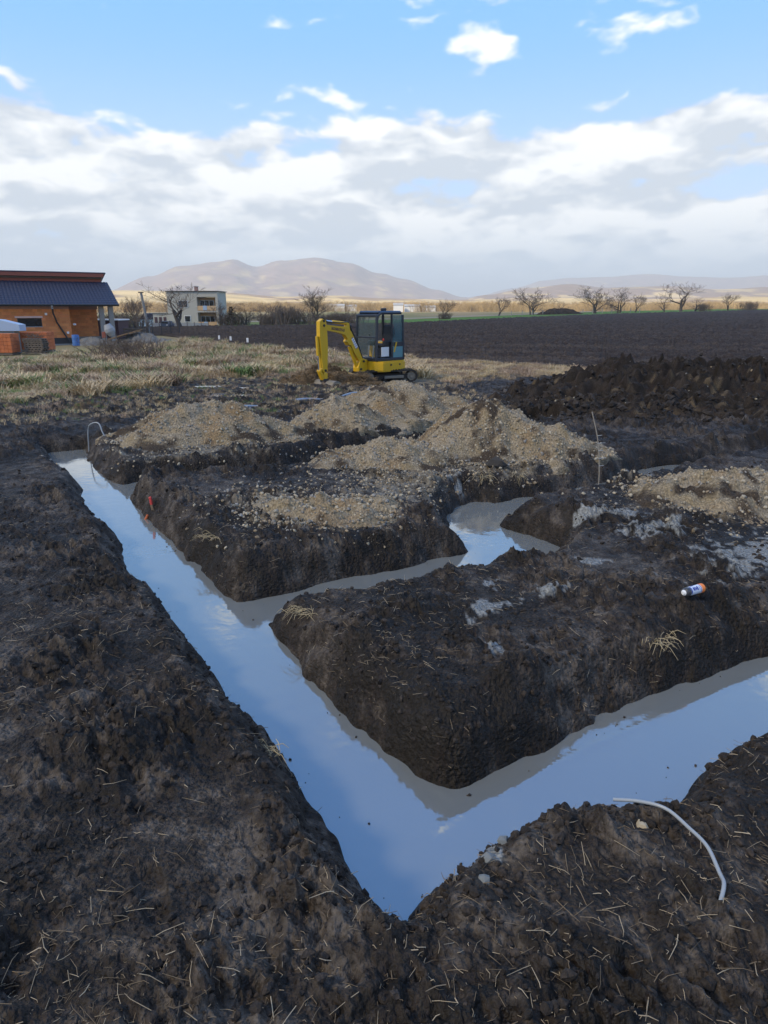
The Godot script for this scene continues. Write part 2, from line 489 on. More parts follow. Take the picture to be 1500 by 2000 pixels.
func make_sky() -> PanoramaSkyMaterial:
	var nz := FastNoiseLite.new()
	nz.seed = 11; nz.frequency = 0.62; nz.fractal_octaves = 6; nz.fractal_gain = 0.52
	var nb := FastNoiseLite.new()
	nb.seed = 5; nb.frequency = 0.8; nb.fractal_octaves = 3
	var W := 4096
	var Hh := 2048
	var lo := Image.create(1024, 512, false, Image.FORMAT_RGBAF)
	for j in 512:
		var el := PI / 2.0 - (j + 0.5) / 512.0 * PI
		for i in 1024:
			var az := (i + 0.5) / 1024.0 * TAU
			if el < -0.1: lo.set_pixel(i, j, Color(0.12, 0.11, 0.10))
			else: lo.set_pixel(i, j, sky_color(Vector3(sin(az) * cos(el), sin(el), -cos(az) * cos(el)), nz, nb))
	lo.resize(W, Hh, Image.INTERPOLATE_CUBIC)
	# the same sky once more with finer steps towards the hills
	for j in range(Hh / 2 - 270, Hh / 2 + 6):
		var el := PI / 2.0 - (j + 0.5) / Hh * PI
		for k in range(-380, 380):
			var az := (k + 0.5) / W * TAU
			lo.set_pixel((k + W) % W, j, sky_color(Vector3(sin(az) * cos(el), sin(el), -cos(az) * cos(el)), nz, nb))
	var s := PanoramaSkyMaterial.new()
	s.panorama = ImageTexture.create_from_image(lo)
	return s

func _ready() -> void:
	rng.seed = 20240217
	# ---------------------------------------------------------------- camera, sky, sun
	var cam := Camera3D.new()
	cam.name = "camera"
	cam.position = Vector3(0, 1.75, 0)
	cam.rotation_degrees = Vector3(-16.7, 0, 0)
	cam.fov = 73.74
	cam.near = 0.05
	cam.far = 40000.0
	add_child(cam)
	cam.current = true
	var env := Environment.new()
	env.background_mode = Environment.BG_SKY
	env.sky = Sky.new()
	env.sky.sky_material = make_sky()
	env.tonemap_mode = Environment.TONE_MAPPER_LINEAR
	env.tonemap_exposure = 1.4
	env.sdfgi_enabled = true
	env.ssao_enabled = true
	env.ssil_enabled = true
	env.fog_enabled = true
	env.fog_density = 0.00019
	env.fog_light_color = Color(0.88, 0.92, 0.95)
	var we := WorldEnvironment.new()
	we.name = "world_environment"
	we.environment = env
	add_child(we)
	var sun := DirectionalLight3D.new()
	sun.name = "sun"
	sun.light_energy = 1.6
	sun.light_color = Color(1.0, 0.93, 0.80)
	sun.light_angular_distance = 8.0
	sun.shadow_enabled = true
	add_child(sun)
	var to_sun := Vector3(-0.66, 0.66, 0.40).normalized()
	sun.look_at_from_position(Vector3.ZERO, -to_sun)
	print("sky ", Time.get_ticks_msec())
	materials()
	make_noise()
	make_sdf()
	print("sdf ", Time.get_ticks_msec())
	make_cloud(to_sun)
	make_ground()
	print("ground ", Time.get_ticks_msec())
	make_concrete()
	make_fields()
	make_hills()
	print("hills ", Time.get_ticks_msec())
	make_heaps()
	print("heaps ", Time.get_ticks_msec())
	make_brick_house()
	make_flat_house()
	make_yard()
	make_trees()
	make_village()
	print("trees ", Time.get_ticks_msec())
	make_excavator()
	make_site_things()
	make_litter()
	print("done ", Time.get_ticks_msec())

# ------------------------------------------------------------------ materials and noise
func materials() -> void:
	var soil_grain := noise_tex(0.04, 1024, 0.36, 1.0, 3, 0, 6)
	var soil_bump := noise_tex(0.035, 1024, 0.0, 1.0, 4, 0, 6)
	var soil_rough := noise_tex(0.012, 512, 0.42, 1.0, 8, 0, 4)
	var fine := noise_tex(0.06, 512, 0.72, 1.0, 9, 0, 4)
	M.fine = fine
	M.soil = grain(mat(Color(1, 1, 1), 0.95, 0.0, 0.33), soil_grain, soil_bump, 0.9, 2.6, soil_rough)
	M.soil.vertex_color_use_as_albedo = true
	M.field = grain(mat(Color(1, 1, 1), 0.95, 0.0, 0.35), soil_grain, soil_bump, 0.22, 5.0)
	M.field.vertex_color_use_as_albedo = true
	M.heap = grain(mat(Color(1, 1, 1), 0.97, 0.0, 0.35), soil_grain, soil_bump, 0.9, 1.6)
	M.heap.vertex_color_use_as_albedo = true
	M.tint = mat(Color(1, 1, 1), 0.9, 0.0, 0.35)
	M.tint.vertex_color_use_as_albedo = true
	M.straw = mat(Color(1, 1, 1), 0.7, 0.0, 0.4)
	M.straw.vertex_color_use_as_albedo = true
	M.clod = grain(mat(Color(1, 1, 1), 0.9, 0.0, 0.45), soil_grain, soil_bump, 1.3, 1.0)
	M.clod.vertex_color_use_as_albedo = true
	M.stone = grain(mat(Color(1, 1, 1), 0.8, 0.0, 0.4), fine, null, 3.0, 0.0)
	M.stone.vertex_color_use_as_albedo = true
	var wet := noise_tex(0.02, 512, 0.0, 1.0, 21, 0, 5)
	M.wet = grain(mat(lin(0.34, 0.36, 0.35), 0.11, 0.57, 0.7), null, wet, 0.8, 0.04, noise_tex(0.012, 512, 0.25, 0.9, 22, 0, 4))
	M.puddle = mat(lin(0.30, 0.33, 0.36), 0.03, 0.6, 0.6)
	M.far = mat(Color(1, 1, 1), 1.0, 0.0, 0.2)
	M.far.vertex_color_use_as_albedo = true
	M.yellow = grain(mat(lin(0.92, 0.55, 0.018), 0.42), fine, null, 1.5, 0.0)
	M.black = mat(lin(0.018, 0.019, 0.022), 0.5)
	M.cabgrey = mat(lin(0.022, 0.028, 0.040), 0.38)
	M.rubber = grain(mat(lin(0.05, 0.044, 0.038), 0.9), fine, null, 2.0, 0.0)
	M.chrome = mat(lin(0.75, 0.77, 0.8), 0.2, 0.9)
	M.steel = grain(mat(lin(0.33, 0.29, 0.23), 0.6, 0.3), fine, null, 2.0, 0.0)
	M.glass = mat(Color(0.30, 0.42, 0.45, 0.14), 0.03)
	M.glass.transparency = BaseMaterial3D.TRANSPARENCY_ALPHA
	M.darkglass = mat(lin(0.015, 0.018, 0.022), 0.06, 0.0, 0.6)
	M.teal = mat(lin(0.10, 0.24, 0.27), 0.5)
	M.white = mat(lin(0.75, 0.75, 0.74), 0.6)
	M.blue_print = mat(lin(0.03, 0.06, 0.30), 0.6)
	M.print = mat(lin(0.035, 0.02, 0.06), 0.6)
	M.red = mat(lin(0.62, 0.06, 0.05), 0.6)
	M.orange = mat(lin(0.80, 0.22, 0.04), 0.5)
	M.brick = grain(mat(Color(1, 1, 1), 0.9), fine, null, 0.8, 0.0)
	M.brick.vertex_color_use_as_albedo = true
	M.joint = mat(lin(0.42, 0.22, 0.12), 0.95)
	M.lintel = grain(mat(lin(0.50, 0.30, 0.25), 0.9), fine, null, 0.8, 0.0)
	M.roof = mat(lin(0.020, 0.024, 0.048), 0.5, 0.0, 0.4)
	M.fascia = mat(lin(0.30, 0.085, 0.05), 0.7)
	M.wood = grain(mat(lin(0.33, 0.23, 0.14), 0.85), fine, null, 2.0, 0.0)
	M.oldwood = grain(mat(lin(0.20, 0.16, 0.125), 0.9), fine, null, 2.0, 0.0)
	M.cement = grain(mat(lin(0.36, 0.345, 0.32), 0.9), fine, null, 1.2, 0.0)
	M.bitumen = mat(lin(0.022, 0.022, 0.024), 0.6)
	M.plaster = grain(mat(lin(0.68, 0.64, 0.54), 0.9), fine, null, 0.4, 0.0)
	M.loggia = mat(lin(0.60, 0.40, 0.22), 0.9)
	M.blue = mat(lin(0.06, 0.16, 0.42), 0.5)
	M.paleblue = mat(lin(0.36, 0.46, 0.60), 0.5)
	M.maroon = mat(lin(0.075, 0.035, 0.04), 0.7)
	M.darkmetal = mat(lin(0.03, 0.034, 0.04), 0.6)
	M.grey = mat(lin(0.30, 0.31, 0.32), 0.7)
	M.conduit = mat(lin(0.30, 0.32, 0.33), 0.35)
	M.bark = mat(lin(0.075, 0.058, 0.045), 0.95)
	M.twig = mat(lin(0.14, 0.105, 0.08), 0.95)
	M.goldtwig = mat(lin(0.34, 0.235, 0.12), 0.95)
	M.conifer = mat(lin(0.05, 0.040, 0.018), 0.95)
	M.cloud = mat(Color(0.94, 0.94, 0.95, 0.43), 1.0)
	M.cloud.transparency = BaseMaterial3D.TRANSPARENCY_ALPHA

func make_noise() -> void:
	n_low.seed = 1; n_low.frequency = 0.55; n_low.fractal_octaves = 2
	n_mid.seed = 2; n_mid.frequency = 2.6; n_mid.fractal_octaves = 3
	n_fine.seed = 3; n_fine.frequency = 13.0; n_fine.fractal_octaves = 3
	n_cell.seed = 4; n_cell.frequency = 7.0; n_cell.fractal_octaves = 2
	n_cell.noise_type = FastNoiseLite.TYPE_CELLULAR
	n_cell.cellular_return_type = FastNoiseLite.RETURN_DISTANCE
	n_ridge.seed = 6; n_ridge.frequency = 1.7; n_ridge.fractal_type = FastNoiseLite.FRACTAL_RIDGED; n_ridge.fractal_octaves = 3

# ------------------------------------------------------------------ setting
func make_cloud(to_sun: Vector3) -> void:
	# the cumulus that keeps the sun off the site; the hills beyond lie in sunlight
	var nz := FastNoiseLite.new()
	nz.seed = 77; nz.frequency = 1.6; nz.fractal_octaves = 4
	var mb := MB.new()
	var nu := 64
	var nv := 32
	var pts := []
	for j in nv + 1:
		for i in nu + 1:
			var th := PI * j / nv
			var ph := TAU * (i % nu) / nu
			var d := Vector3(sin(th) * cos(ph), cos(th), sin(th) * sin(ph))
			var r := 1.0 + 0.30 * nz.get_noise_3dv(d) + 0.12 * absf(nz.get_noise_3dv(d * 3.0))
			pts.append(Vector3(d.x * 340.0, d.y * 150.0, d.z * 340.0) * r)
	for j in nv:
		for i in nu:
			var a: Vector3 = pts[j * (nu + 1) + i]
			var b: Vector3 = pts[j * (nu + 1) + i + 1]
			var d: Vector3 = pts[(j + 1) * (nu + 1) + i + 1]
			var e: Vector3 = pts[(j + 1) * (nu + 1) + i]
			if j > 0: mb.tri(a, b, d)
			if j < nv - 1: mb.tri(a, d, e)
	var o := struct("cloud", mb.mesh(), M.cloud)
	o.position = Vector3(20, 0, -120) + to_sun * 2000.0

func make_ground() -> void:
	var az := PackedFloat32Array()
	var a := -78.0
	while a < 78.0:
		az.append(deg_to_rad(a))
		a += 0.085 if absf(a) < 33.0 else (0.6 if absf(a) < 42.0 else 2.0)
	var rs := PackedFloat32Array()
	var r := 2.1
	while r < 49.0:
		rs.append(r)
		r *= 1.0041 if r < 27.0 else 1.008
	var nu := az.size()
	var nv := rs.size()
	print("ground grid ", nu, " x ", nv)
	var p := PackedVector3Array()
	var c := PackedColorArray()
	p.resize(nu * nv); c.resize(nu * nv)
	for j in nv:
		for i in nu:
			var x := sin(az[i]) * rs[j]
			var z := 2.0 - cos(az[i]) * rs[j]
			var y := hgt(x, z)
			p[j * nu + i] = Vector3(x, y, z)
			c[j * nu + i] = ground_color(x, z, y)
	struct("ground", grid_mesh(p, c, nu, nv), M.soil)
	# the wide plain: coarse, all round, under the near sheet and on to the horizon
	p = PackedVector3Array(); c = PackedColorArray()
	nu = 181
	var rr := [0.5, 4.0, 12.0, 22.0, 34.0, 44.0, 52.0, 64.0, 80.0, 100.0, 130.0, 170.0, 220.0, 280.0, 350.0, 450.0, 600.0, 800.0, 1100.0, 1500.0, 2000.0, 2700.0, 3600.0, 5000.0, 7000.0, 10000.0, 14000.0]
	for q in rr:
		for i in nu:
			var t := TAU * i / (nu - 1)
			var x: float = sin(t) * q
			var z: float = -cos(t) * q
			var drop := 0.8 if q < 35.0 else (0.45 if q < 46.0 else 0.06)
			p.append(Vector3(x, lie(x, z) - drop, z))
			var g := n_low.get_noise_2d(x * 0.03, z * 0.03)
			var k := Color(0.20, 0.165, 0.10).lerp(Color(0.30, 0.23, 0.12), clampf(0.5 + g, 0, 1))
			c.append(k.lerp(Color(0.10, 0.13, 0.05), clampf(g * 2.0, 0, 0.6)))
	struct("plain", grid_mesh(p, c, nu, rr.size()), M.far)
	# puddles: level sheets in the hollows of the tracks
	for q in PUDDLES:
		var mb := MB.new()
		var y0 := 9.0
		for k in 9:
			y0 = minf(y0, hgt(q[0] + (k % 3 - 1) * 0.15, q[1] + (k / 3 - 1) * 0.08))
		var n := 20
		var cen := Vector3(q[0], y0 + 0.125, q[1])
		for k in n:
			var e := []
			for w in [k, k + 1]:
				var t: float = TAU * (w % n) / n
				var lx: float = cos(t) * q[2] * 1.25
				var lz: float = sin(t) * q[3] * 3.0
				e.append(cen + Vector3(lx * cos(q[4]) + lz * sin(q[4]), 0, -lx * sin(q[4]) + lz * cos(q[4])))
			mb.tri(cen, e[1], e[0])
		var o := struct("puddle", mb.mesh(), M.puddle)
		o.set_meta("label", "muddy water puddle in the track ruts")

func mark(x: float, z: float) -> float:
	# the skimmed line left in the concrete surface
	var d := 9.0
	for s in [[-0.70, -4.02, 0.30, -2.58], [-0.06, -2.22, 0.30, -2.45], [0.30, -2.45, 1.0, -2.93], [1.0, -2.93, 2.6, -3.86]]:
		d = minf(d, seg_d(x, z, s[0], s[1], s[2], s[3]))
	d = sqrt(d) + n_mid.get_noise_2d(x, z) * 0.012
	return 0.0016 * exp(-pow(d / 0.022, 2))

func wet_y(x: float, z: float) -> float:
	return WATER + n_low.get_noise_2d(x * 2.0, z * 2.0) * 0.0012 + n_fine.get_noise_2d(x * 0.55, z * 0.55) * 0.0003 + mark(x, z)

func make_concrete() -> void:
	var mb := MB.new()
	var st := 0.022
	var h := {}
	for j in int(13.5 / st):
		for i in int(15.0 / st):
			var x := -7.5 + i * st
			var z := -13.6 + j * st
			if trench(x, z) > 0.16: continue
			var v := []
			var n := []
			for o in [[0, 0], [1, 0], [1, 1], [0, 1]]:
				var key: int = (j + o[1]) * 2000 + i + o[0]
				if not h.has(key):
					var px: float = x + o[0] * st
					var pz: float = z + o[1] * st
					var y := wet_y(px, pz)
					var e := 0.012
					h[key] = [Vector3(px, y, pz), Vector3(y - wet_y(px + e, pz), e, y - wet_y(px, pz + e)).normalized()]
				v.append(h[key][0]); n.append(h[key][1])
			mb.trin(v[0], v[2], v[1], n[0], n[2], n[1])
			mb.trin(v[0], v[3], v[2], n[0], n[3], n[2])
	var o := struct("wet_concrete", mb.mesh(), M.wet)
	o.set_meta("label", "fresh wet grey concrete filling the foundation trenches")

func hit(line: Array, az: float) -> float:
	# distance from the camera's foot to a line of points in the direction az
	var dx := sin(az)
	var dz := -cos(az)
	for i in range(0, line.size() - 2, 2):
		var ax: float = line[i]
		var bz: float = line[i + 1]
		var vx: float = line[i + 2] - ax
		var vz: float = line[i + 3] - bz
		var det := dx * -vz + vx * dz
		if absf(det) < 1e-9: continue
		var t := (ax * -vz + vx * bz) / det
		var s := (dx * bz - dz * ax) / det
		if t > 0 and s >= -0.0001 and s <= 1.0001: return t
	return -1.0

const NEAR_EDGE := [30.0, -15.0, 22.0, -19.0, 14.0, -22.8, 9.7, -26.2, 3.5, -32.2, -3.9, -41.0, -14.4, -62.0, -28.0, -88.6, -41.0, -104.0, -75.0, -128.0]
const FAR_EDGE := [400.0, -330.0, 160.0, -292.0, 80.0, -246.0, 34.0, -188.0, 5.0, -138.0, -19.0, -138.0, -36.0, -148.0, -48.0, -150.0, -95.0, -158.0]

func make_fields() -> void:
	var nf := FastNoiseLite.new()
	nf.seed = 31; nf.frequency = 1.0; nf.fractal_octaves = 4
	var nr := FastNoiseLite.new()
	nr.seed = 32; nr.frequency = 0.9; nr.fractal_type = FastNoiseLite.FRACTAL_RIDGED; nr.fractal_octaves = 3
	var p := PackedVector3Array()
	var c := PackedColorArray()
	var nu := 560
	var nv := 420
	for j in nv:
		var t := float(j) / (nv - 1)
		for i in nu:
			var az := deg_to_rad(lerpf(-27.5, 47.0, float(i) / (nu - 1)))
			var r0 := hit(NEAR_EDGE, az)
			var r1 := hit(FAR_EDGE, az)
			r0 += nf.get_noise_2d(az * 60.0, 3.0) * 0.5
			var r := r0 * pow(r1 / r0, t)
			var x := sin(az) * r
			var z := -cos(az) * r
			var u := x * 0.84 + z * 0.54
			var w := -x * 0.54 + z * 0.84
			var g := nr.get_noise_2d(u * 0.45, w * 1.5)
			var f := nf.get_noise_2d(x * 1.6, z * 1.6)
			var y := lie(x, z) + 0.06 + (0.16 * maxf(g, -0.3) + 0.15 * f + 0.05 * sin(w * 9.0 + f * 2.0)) * smoothstep(0.0, 0.02, t) * lerpf(0.8, 2.0, t)
			if j == 0: y -= 0.3
			p.append(Vector3(x, y, z))
			var k := Color(0.036, 0.026, 0.022).lerp(Color(0.092, 0.068, 0.056), clampf(0.5 + g * 0.5 + f * 0.9, 0, 1))
			k = k.lerp(Color(0.15, 0.112, 0.085), clampf(nf.get_noise_2d(u * 0.03, w * 0.35) * 2.0, 0, 0.6))
			k = k.lerp(Color(0.20, 0.155, 0.125), smoothstep(0.42, 0.7, f + 0.3 * nf.get_noise_2d(x * 7.0, z * 7.0)) * 0.7)
			c.append(k)
	var o := struct("ploughed_field", grid_mesh(p, c, nu, nv), M.field)
	o.set_meta("label", "dark ploughed field")
	# green strip and dry verge beyond it
	p = PackedVector3Array(); c = PackedColorArray()
	nu = 240
	nv = 14
	for j in nv:
		var t := float(j) / (nv - 1)
		for i in nu:
			var az := deg_to_rad(lerpf(-27.5, 47.0, float(i) / (nu - 1)))
			var r := hit(FAR_EDGE, az)
			r = r - 4.0 + t * (r * 0.55)
			var x := sin(az) * r
			var z := -cos(az) * r
			p.append(Vector3(x, lie(x, z) + 0.28 - 0.2 * t, z))
			var f := nf.get_noise_2d(x * 0.15, z * 0.15)
			var k := Color(0.06, 0.14, 0.03).lerp(Color(0.10, 0.18, 0.04), clampf(0.5 + f, 0, 1))
			var dry := 1.0 if t < 0.05 else 0.0
			if az < -0.16: dry = clampf(0.35 + f * 1.4, 0, 0.9)
			c.append(k.lerp(Color(0.20, 0.17, 0.085), dry))
	o = struct("green_field", grid_mesh(p, c, nu, nv), M.far)
	o.set_meta("label", "strip of green winter crop beyond the ploughed field")
	# the road along the green strip
	var mb := MB.new()
	for i in nu - 1:
		var q := []
		for w in [i, i + 1]:
			var az := deg_to_rad(lerpf(-27.5, 47.0, float(w) / (nu - 1)))
			var r := hit(FAR_EDGE, az) * 1.5
			for e in [r, r + 16.0]:
				q.append(Vector3(sin(az) * e, lie(sin(az) * e, -cos(az) * e) + 0.35, -cos(az) * e))
		mb.quad(q[0], q[2], q[3], q[1])
	o = struct("road", mb.mesh(), M.cement)
	o.set_meta("label", "pale country road behind the green field")

func hill(called: String, label: String, ridge: Array, r0: float, r1: float, wood: Color, meadow: Color, share: float, seed_: int, nv: int) -> void:
	var nz := FastNoiseLite.new()
	nz.seed = seed_; nz.frequency = 0.0016; nz.fractal_octaves = 4
	var nc := FastNoiseLite.new()
	nc.seed = seed_ + 1; nc.frequency = 0.004; nc.fractal_octaves = 3
	var nu := 360
	var p := PackedVector3Array()
	var c := PackedColorArray()
	for j in nv:
		var t := float(j) / (nv - 1)
		for i in nu:
			var px := lerpf(-900.0, 2400.0, float(i) / (nu - 1))
			var yy := 600.0
			for k in range(0, ridge.size() - 2, 2):
				if px >= ridge[k] and px <= ridge[k + 2]:
					yy = lerpf(ridge[k + 1], ridge[k + 3], smoothstep(0.0, 1.0, (px - ridge[k]) / (ridge[k + 2] - ridge[k])))
			var az := atan((px - 750.0) / 1392.0)
			var top := r0 + (r1 - r0) * 0.8
			var h := maxf(0.0, (600.0 - yy) / 1453.0 * cos(az) * top)
			var r := lerpf(r0, r1, t)
			var x := sin(az) * r
			var z := -cos(az) * r
			var s := t / 0.8
			var up := smoothstep(0.0, 1.0, s) if s < 1.0 else 1.0 - 0.5 * (s - 1.0) / 0.25
			var g := nz.get_noise_2d(x, z)
			var y := h * up + h * 0.11 * g * sin(minf(s, 1.0) * PI) + nz.get_noise_2d(x * 6.0, z * 6.0) * 0.014 * h - 2.3
			p.append(Vector3(x, y, z))
			var f := nc.get_noise_2d(x, z * 0.6)
			var fine := nc.get_noise_2d(x * 7.0, z * 7.0)
			var k := wood.lerp(wood * 1.5, clampf(0.5 + fine * 1.2, 0, 1))
			var open := smoothstep(-0.06, 0.06, f + (share - minf(s, 1.0)) * 0.7)
			k = k.lerp(meadow.lerp(meadow * 0.72, clampf(0.5 + 2.0 * nc.get_noise_2d(x * 0.5 + 900.0, z * 0.8), 0, 1)), open)
			k.a = 1.0
			c.append(k)
	var o := struct(called, grid_mesh(p, c, nu, nv), M.far)
	o.set_meta("label", label)

func make_hills() -> void:
	hill("mountain", "broad hazy wooded mountain with a double top", [-900, 590, -300, 575, 60, 585, 200, 572, 300, 540, 360, 522, 430, 514, 460, 509, 505, 524, 550, 511, 620, 506, 680, 515, 740, 535, 790, 546, 850, 566, 905, 580, 1000, 596, 1200, 600, 2400, 600], 4200.0, 7600.0, Color(0.20, 0.135, 0.105), Color(0.44, 0.33, 0.18), 0.16, 41, 70)
	hill("far_ridge", "pale distant ridge on the skyline right of the mountain", [-900, 600, 850, 600, 930, 578, 1000, 563, 1060, 548, 1110, 543, 1190, 541, 1260, 536, 1340, 541, 1410, 543, 1500, 538, 1700, 540, 2400, 560], 7000.0, 9800.0, Color(0.19, 0.13, 0.105), Color(0.42, 0.32, 0.18), 0.1, 51, 40)
	hill("wooded_hill", "long low wooded hill with yellow clearings on top", [-900, 600, 820, 600, 880, 590, 950, 575, 1030, 562, 1110, 554, 1180, 561, 1300, 558, 1400, 564, 1500, 560, 1800, 566, 2400, 590], 2900.0, 4700.0, Color(0.18, 0.12, 0.08), Color(0.55, 0.41, 0.20), 0.34, 61, 60)
	hill("foothills", "sunlit yellow foothill fields in front of the mountain", [-900, 585, 0, 582, 240, 566, 420, 570, 560, 578, 650, 576, 760, 582, 900, 584, 1050, 580, 1250, 582, 1500, 577, 2400, 588], 1500.0, 3300.0, Color(0.22, 0.145, 0.08), Color(0.60, 0.45, 0.20), 0.75, 71, 60)

# ------------------------------------------------------------------ heaps
func heap_y(x: float, z: float, q: Array) -> float:
	# q: x, z, half length, half depth, turn, height, lumpiness, flatness of the crest
	var ex: float = x - q[0]
	var ez: float = z - q[1]
	var u: float = (ex * cos(q[4]) - ez * sin(q[4])) / q[2]
	var w: float = (ex * sin(q[4]) + ez * cos(q[4])) / q[3]
	u = signf(u) * maxf(0.0, absf(u) - q[7]) / (1.0 - q[7])
	var r := sqrt(u * u + w * w)
	r += n_low.get_noise_2d(x * 1.6 + 11.0, z * 1.6) * 0.28 * (0.3 + r) + n_mid.get_noise_2d(x * 0.8, z * 0.8) * 0.09
	var base := lie(x, z)
	var lump: float = q[6] * (n_mid.get_noise_2d(x, z) * 0.10 + n_ridge.get_noise_2d(x, z) * 0.05 + n_fine.get_noise_2d(x * 0.7, z * 0.7) * 0.03)
	if -z < 14.0 and trench(x, z) < 0.16: return base - 0.6
	if r >= 1.0: return base - 0.5 * (r - 1.0) - 0.04
	return base - 0.04 + q[5] * (sqrt(0.0081 + 1.0) - sqrt(0.0081 + r * r)) * 1.05 + lump * minf(1.0, (1.0 - r) * 4.0)

func heap(called: String, label: String, category: String, q: Array, nr: int, na: int, kind: int, stones: int, group := "") -> Node3D:
	var at := Vector3(q[0], lie(q[0], q[1]), q[1])
	var t := thing(called, label, category, at, 0.0, group)
	var p := PackedVector3Array()
	var c := PackedColorArray()
	for j in nr:
		var r := 1.35 * (j + 0.02) / (nr - 1)
		for i in na:
			var a := TAU * (i % (na - 1)) / (na - 1)
			var lx: float = cos(a) * q[2] * r
			var lz: float = sin(a) * q[3] * r
			var x: float = q[0] + lx * cos(q[4]) + lz * sin(q[4])
			var z: float = q[1] - lx * sin(q[4]) + lz * cos(q[4])
			p.append(Vector3(x, heap_y(x, z, q), z) - at)
			var m := n_mid.get_noise_2d(x * 1.3, z * 1.3 + 5.0)
			var f := n_fine.get_noise_2d(x, z)
			var lo := n_low.get_noise_2d(x * 1.5, z * 1.5 + 40.0)
			var k: Color
			if kind == 0:
				k = Color(0.50, 0.39, 0.235).lerp(Color(0.64, 0.54, 0.40), clampf(0.5 + m + f * 0.7, 0, 1))
				k = k.lerp(Color(0.44, 0.27, 0.11), clampf(lo * 1.5 + m - 0.15, 0, 0.6))
				k = k.lerp(Color(0.12, 0.088, 0.062), smoothstep(0.10, 0.34, n_low.get_noise_2d(x * 1.3 + 70.0, z * 1.3) * 0.8 + m * 0.6))
			elif kind == 1:
				k = Color(0.032, 0.024, 0.019).lerp(Color(0.090, 0.068, 0.052), clampf(0.5 + m + f, 0, 1))
				k = k.lerp(Color(0.30, 0.225, 0.135), smoothstep(0.34, 0.56, lo * 0.5 + m * 0.75 + f * 0.25) * 0.7)
			elif kind == 2:
				k = Color(0.13, 0.09, 0.055).lerp(Color(0.26, 0.18, 0.10), clampf(0.5 + m + f, 0, 1))
			else:
				k = Color(0.30, 0.29, 0.27).lerp(Color(0.42, 0.41, 0.39), clampf(0.5 + m + f, 0, 1))
			c.append(k)
	part("mound", grid_mesh(p, c, na, nr), M.heap, t)
	if stones > 0:
		var xs := []
		var cs := []
		for k in stones:
			var r := sqrt(rnd(0, 1)) * 1.05
			var a := rnd(0, TAU)
			var lx: float = cos(a) * q[2] * r
			var lz: float = sin(a) * q[3] * r
			var x: float = q[0] + lx * cos(q[4]) + lz * sin(q[4])
			var z: float = q[1] - lx * sin(q[4]) + lz * cos(q[4])
			if kind == 0 and n_low.get_noise_2d(x * 1.3 + 70.0, z * 1.3) > 0.3 and rnd(0, 1) < 0.7: continue
			var s := 0.003 + 0.020 * pow(rnd(0, 1), 7.0)
			if kind == 3: s *= 2.2
			if kind == 1: s *= 1.2
			xs.append(Transform3D(Basis.from_euler(Vector3(rnd(0, 6), rnd(0, 6), rnd(0, 6))).scaled_local(Vector3(s * rnd(0.8, 1.4), s * rnd(0.55, 0.9), s)), Vector3(x, maxf(heap_y(x, z, q), lie(x, z)) + s * 0.15, z) - at))
			cs.append(stone_color())
		multi("stones", lump_mesh(3), M.stone, xs, cs, t)
	return t

func stone_color() -> Color:
	var k := rnd(0, 1)
	if k < 0.4: return Color(0.55, 0.47, 0.34) * rnd(0.75, 1.15)
	if k < 0.75: return Color(0.44, 0.34, 0.22) * rnd(0.7, 1.2)
	return Color(0.33, 0.31, 0.28) * rnd(0.6, 1.3)

var lumps := {}
func lump_mesh(seed_: int, rough := 0.28) -> ArrayMesh:
	if lumps.has([seed_, rough]): return lumps[[seed_, rough]]
	var nz := FastNoiseLite.new()
	nz.seed = seed_; nz.frequency = 0.9
	var mb := MB.new()
	var base := [Vector3.UP, Vector3.RIGHT, Vector3.BACK, Vector3.LEFT, Vector3.FORWARD, Vector3.DOWN]
	for f in [[0, 2, 1], [0, 3, 2], [0, 4, 3], [0, 1, 4], [5, 1, 2], [5, 2, 3], [5, 3, 4], [5, 4, 1]]:
		var A: Vector3 = base[f[0]]
		var B: Vector3 = base[f[1]]
		var C: Vector3 = base[f[2]]
		var ab := (A + B).normalized()
		var bc := (B + C).normalized()
		var ca := (C + A).normalized()
		for t in [[A, ab, ca], [ab, B, bc], [ca, bc, C], [ab, bc, ca]]:
			var w := []
			var nn := []
			for q in t:
				w.append(q * (1.0 + rough * 2.6 * nz.get_noise_3dv(q * 2.2)))
				nn.append(q)
			if (w[1] - w[0]).cross(w[2] - w[0]).dot(w[0]) < 0: mb.tri(w[0], w[2], w[1])
			else: mb.tri(w[0], w[1], w[2])
	lumps[[seed_, rough]] = mb.mesh()
	return lumps[[seed_, rough]]

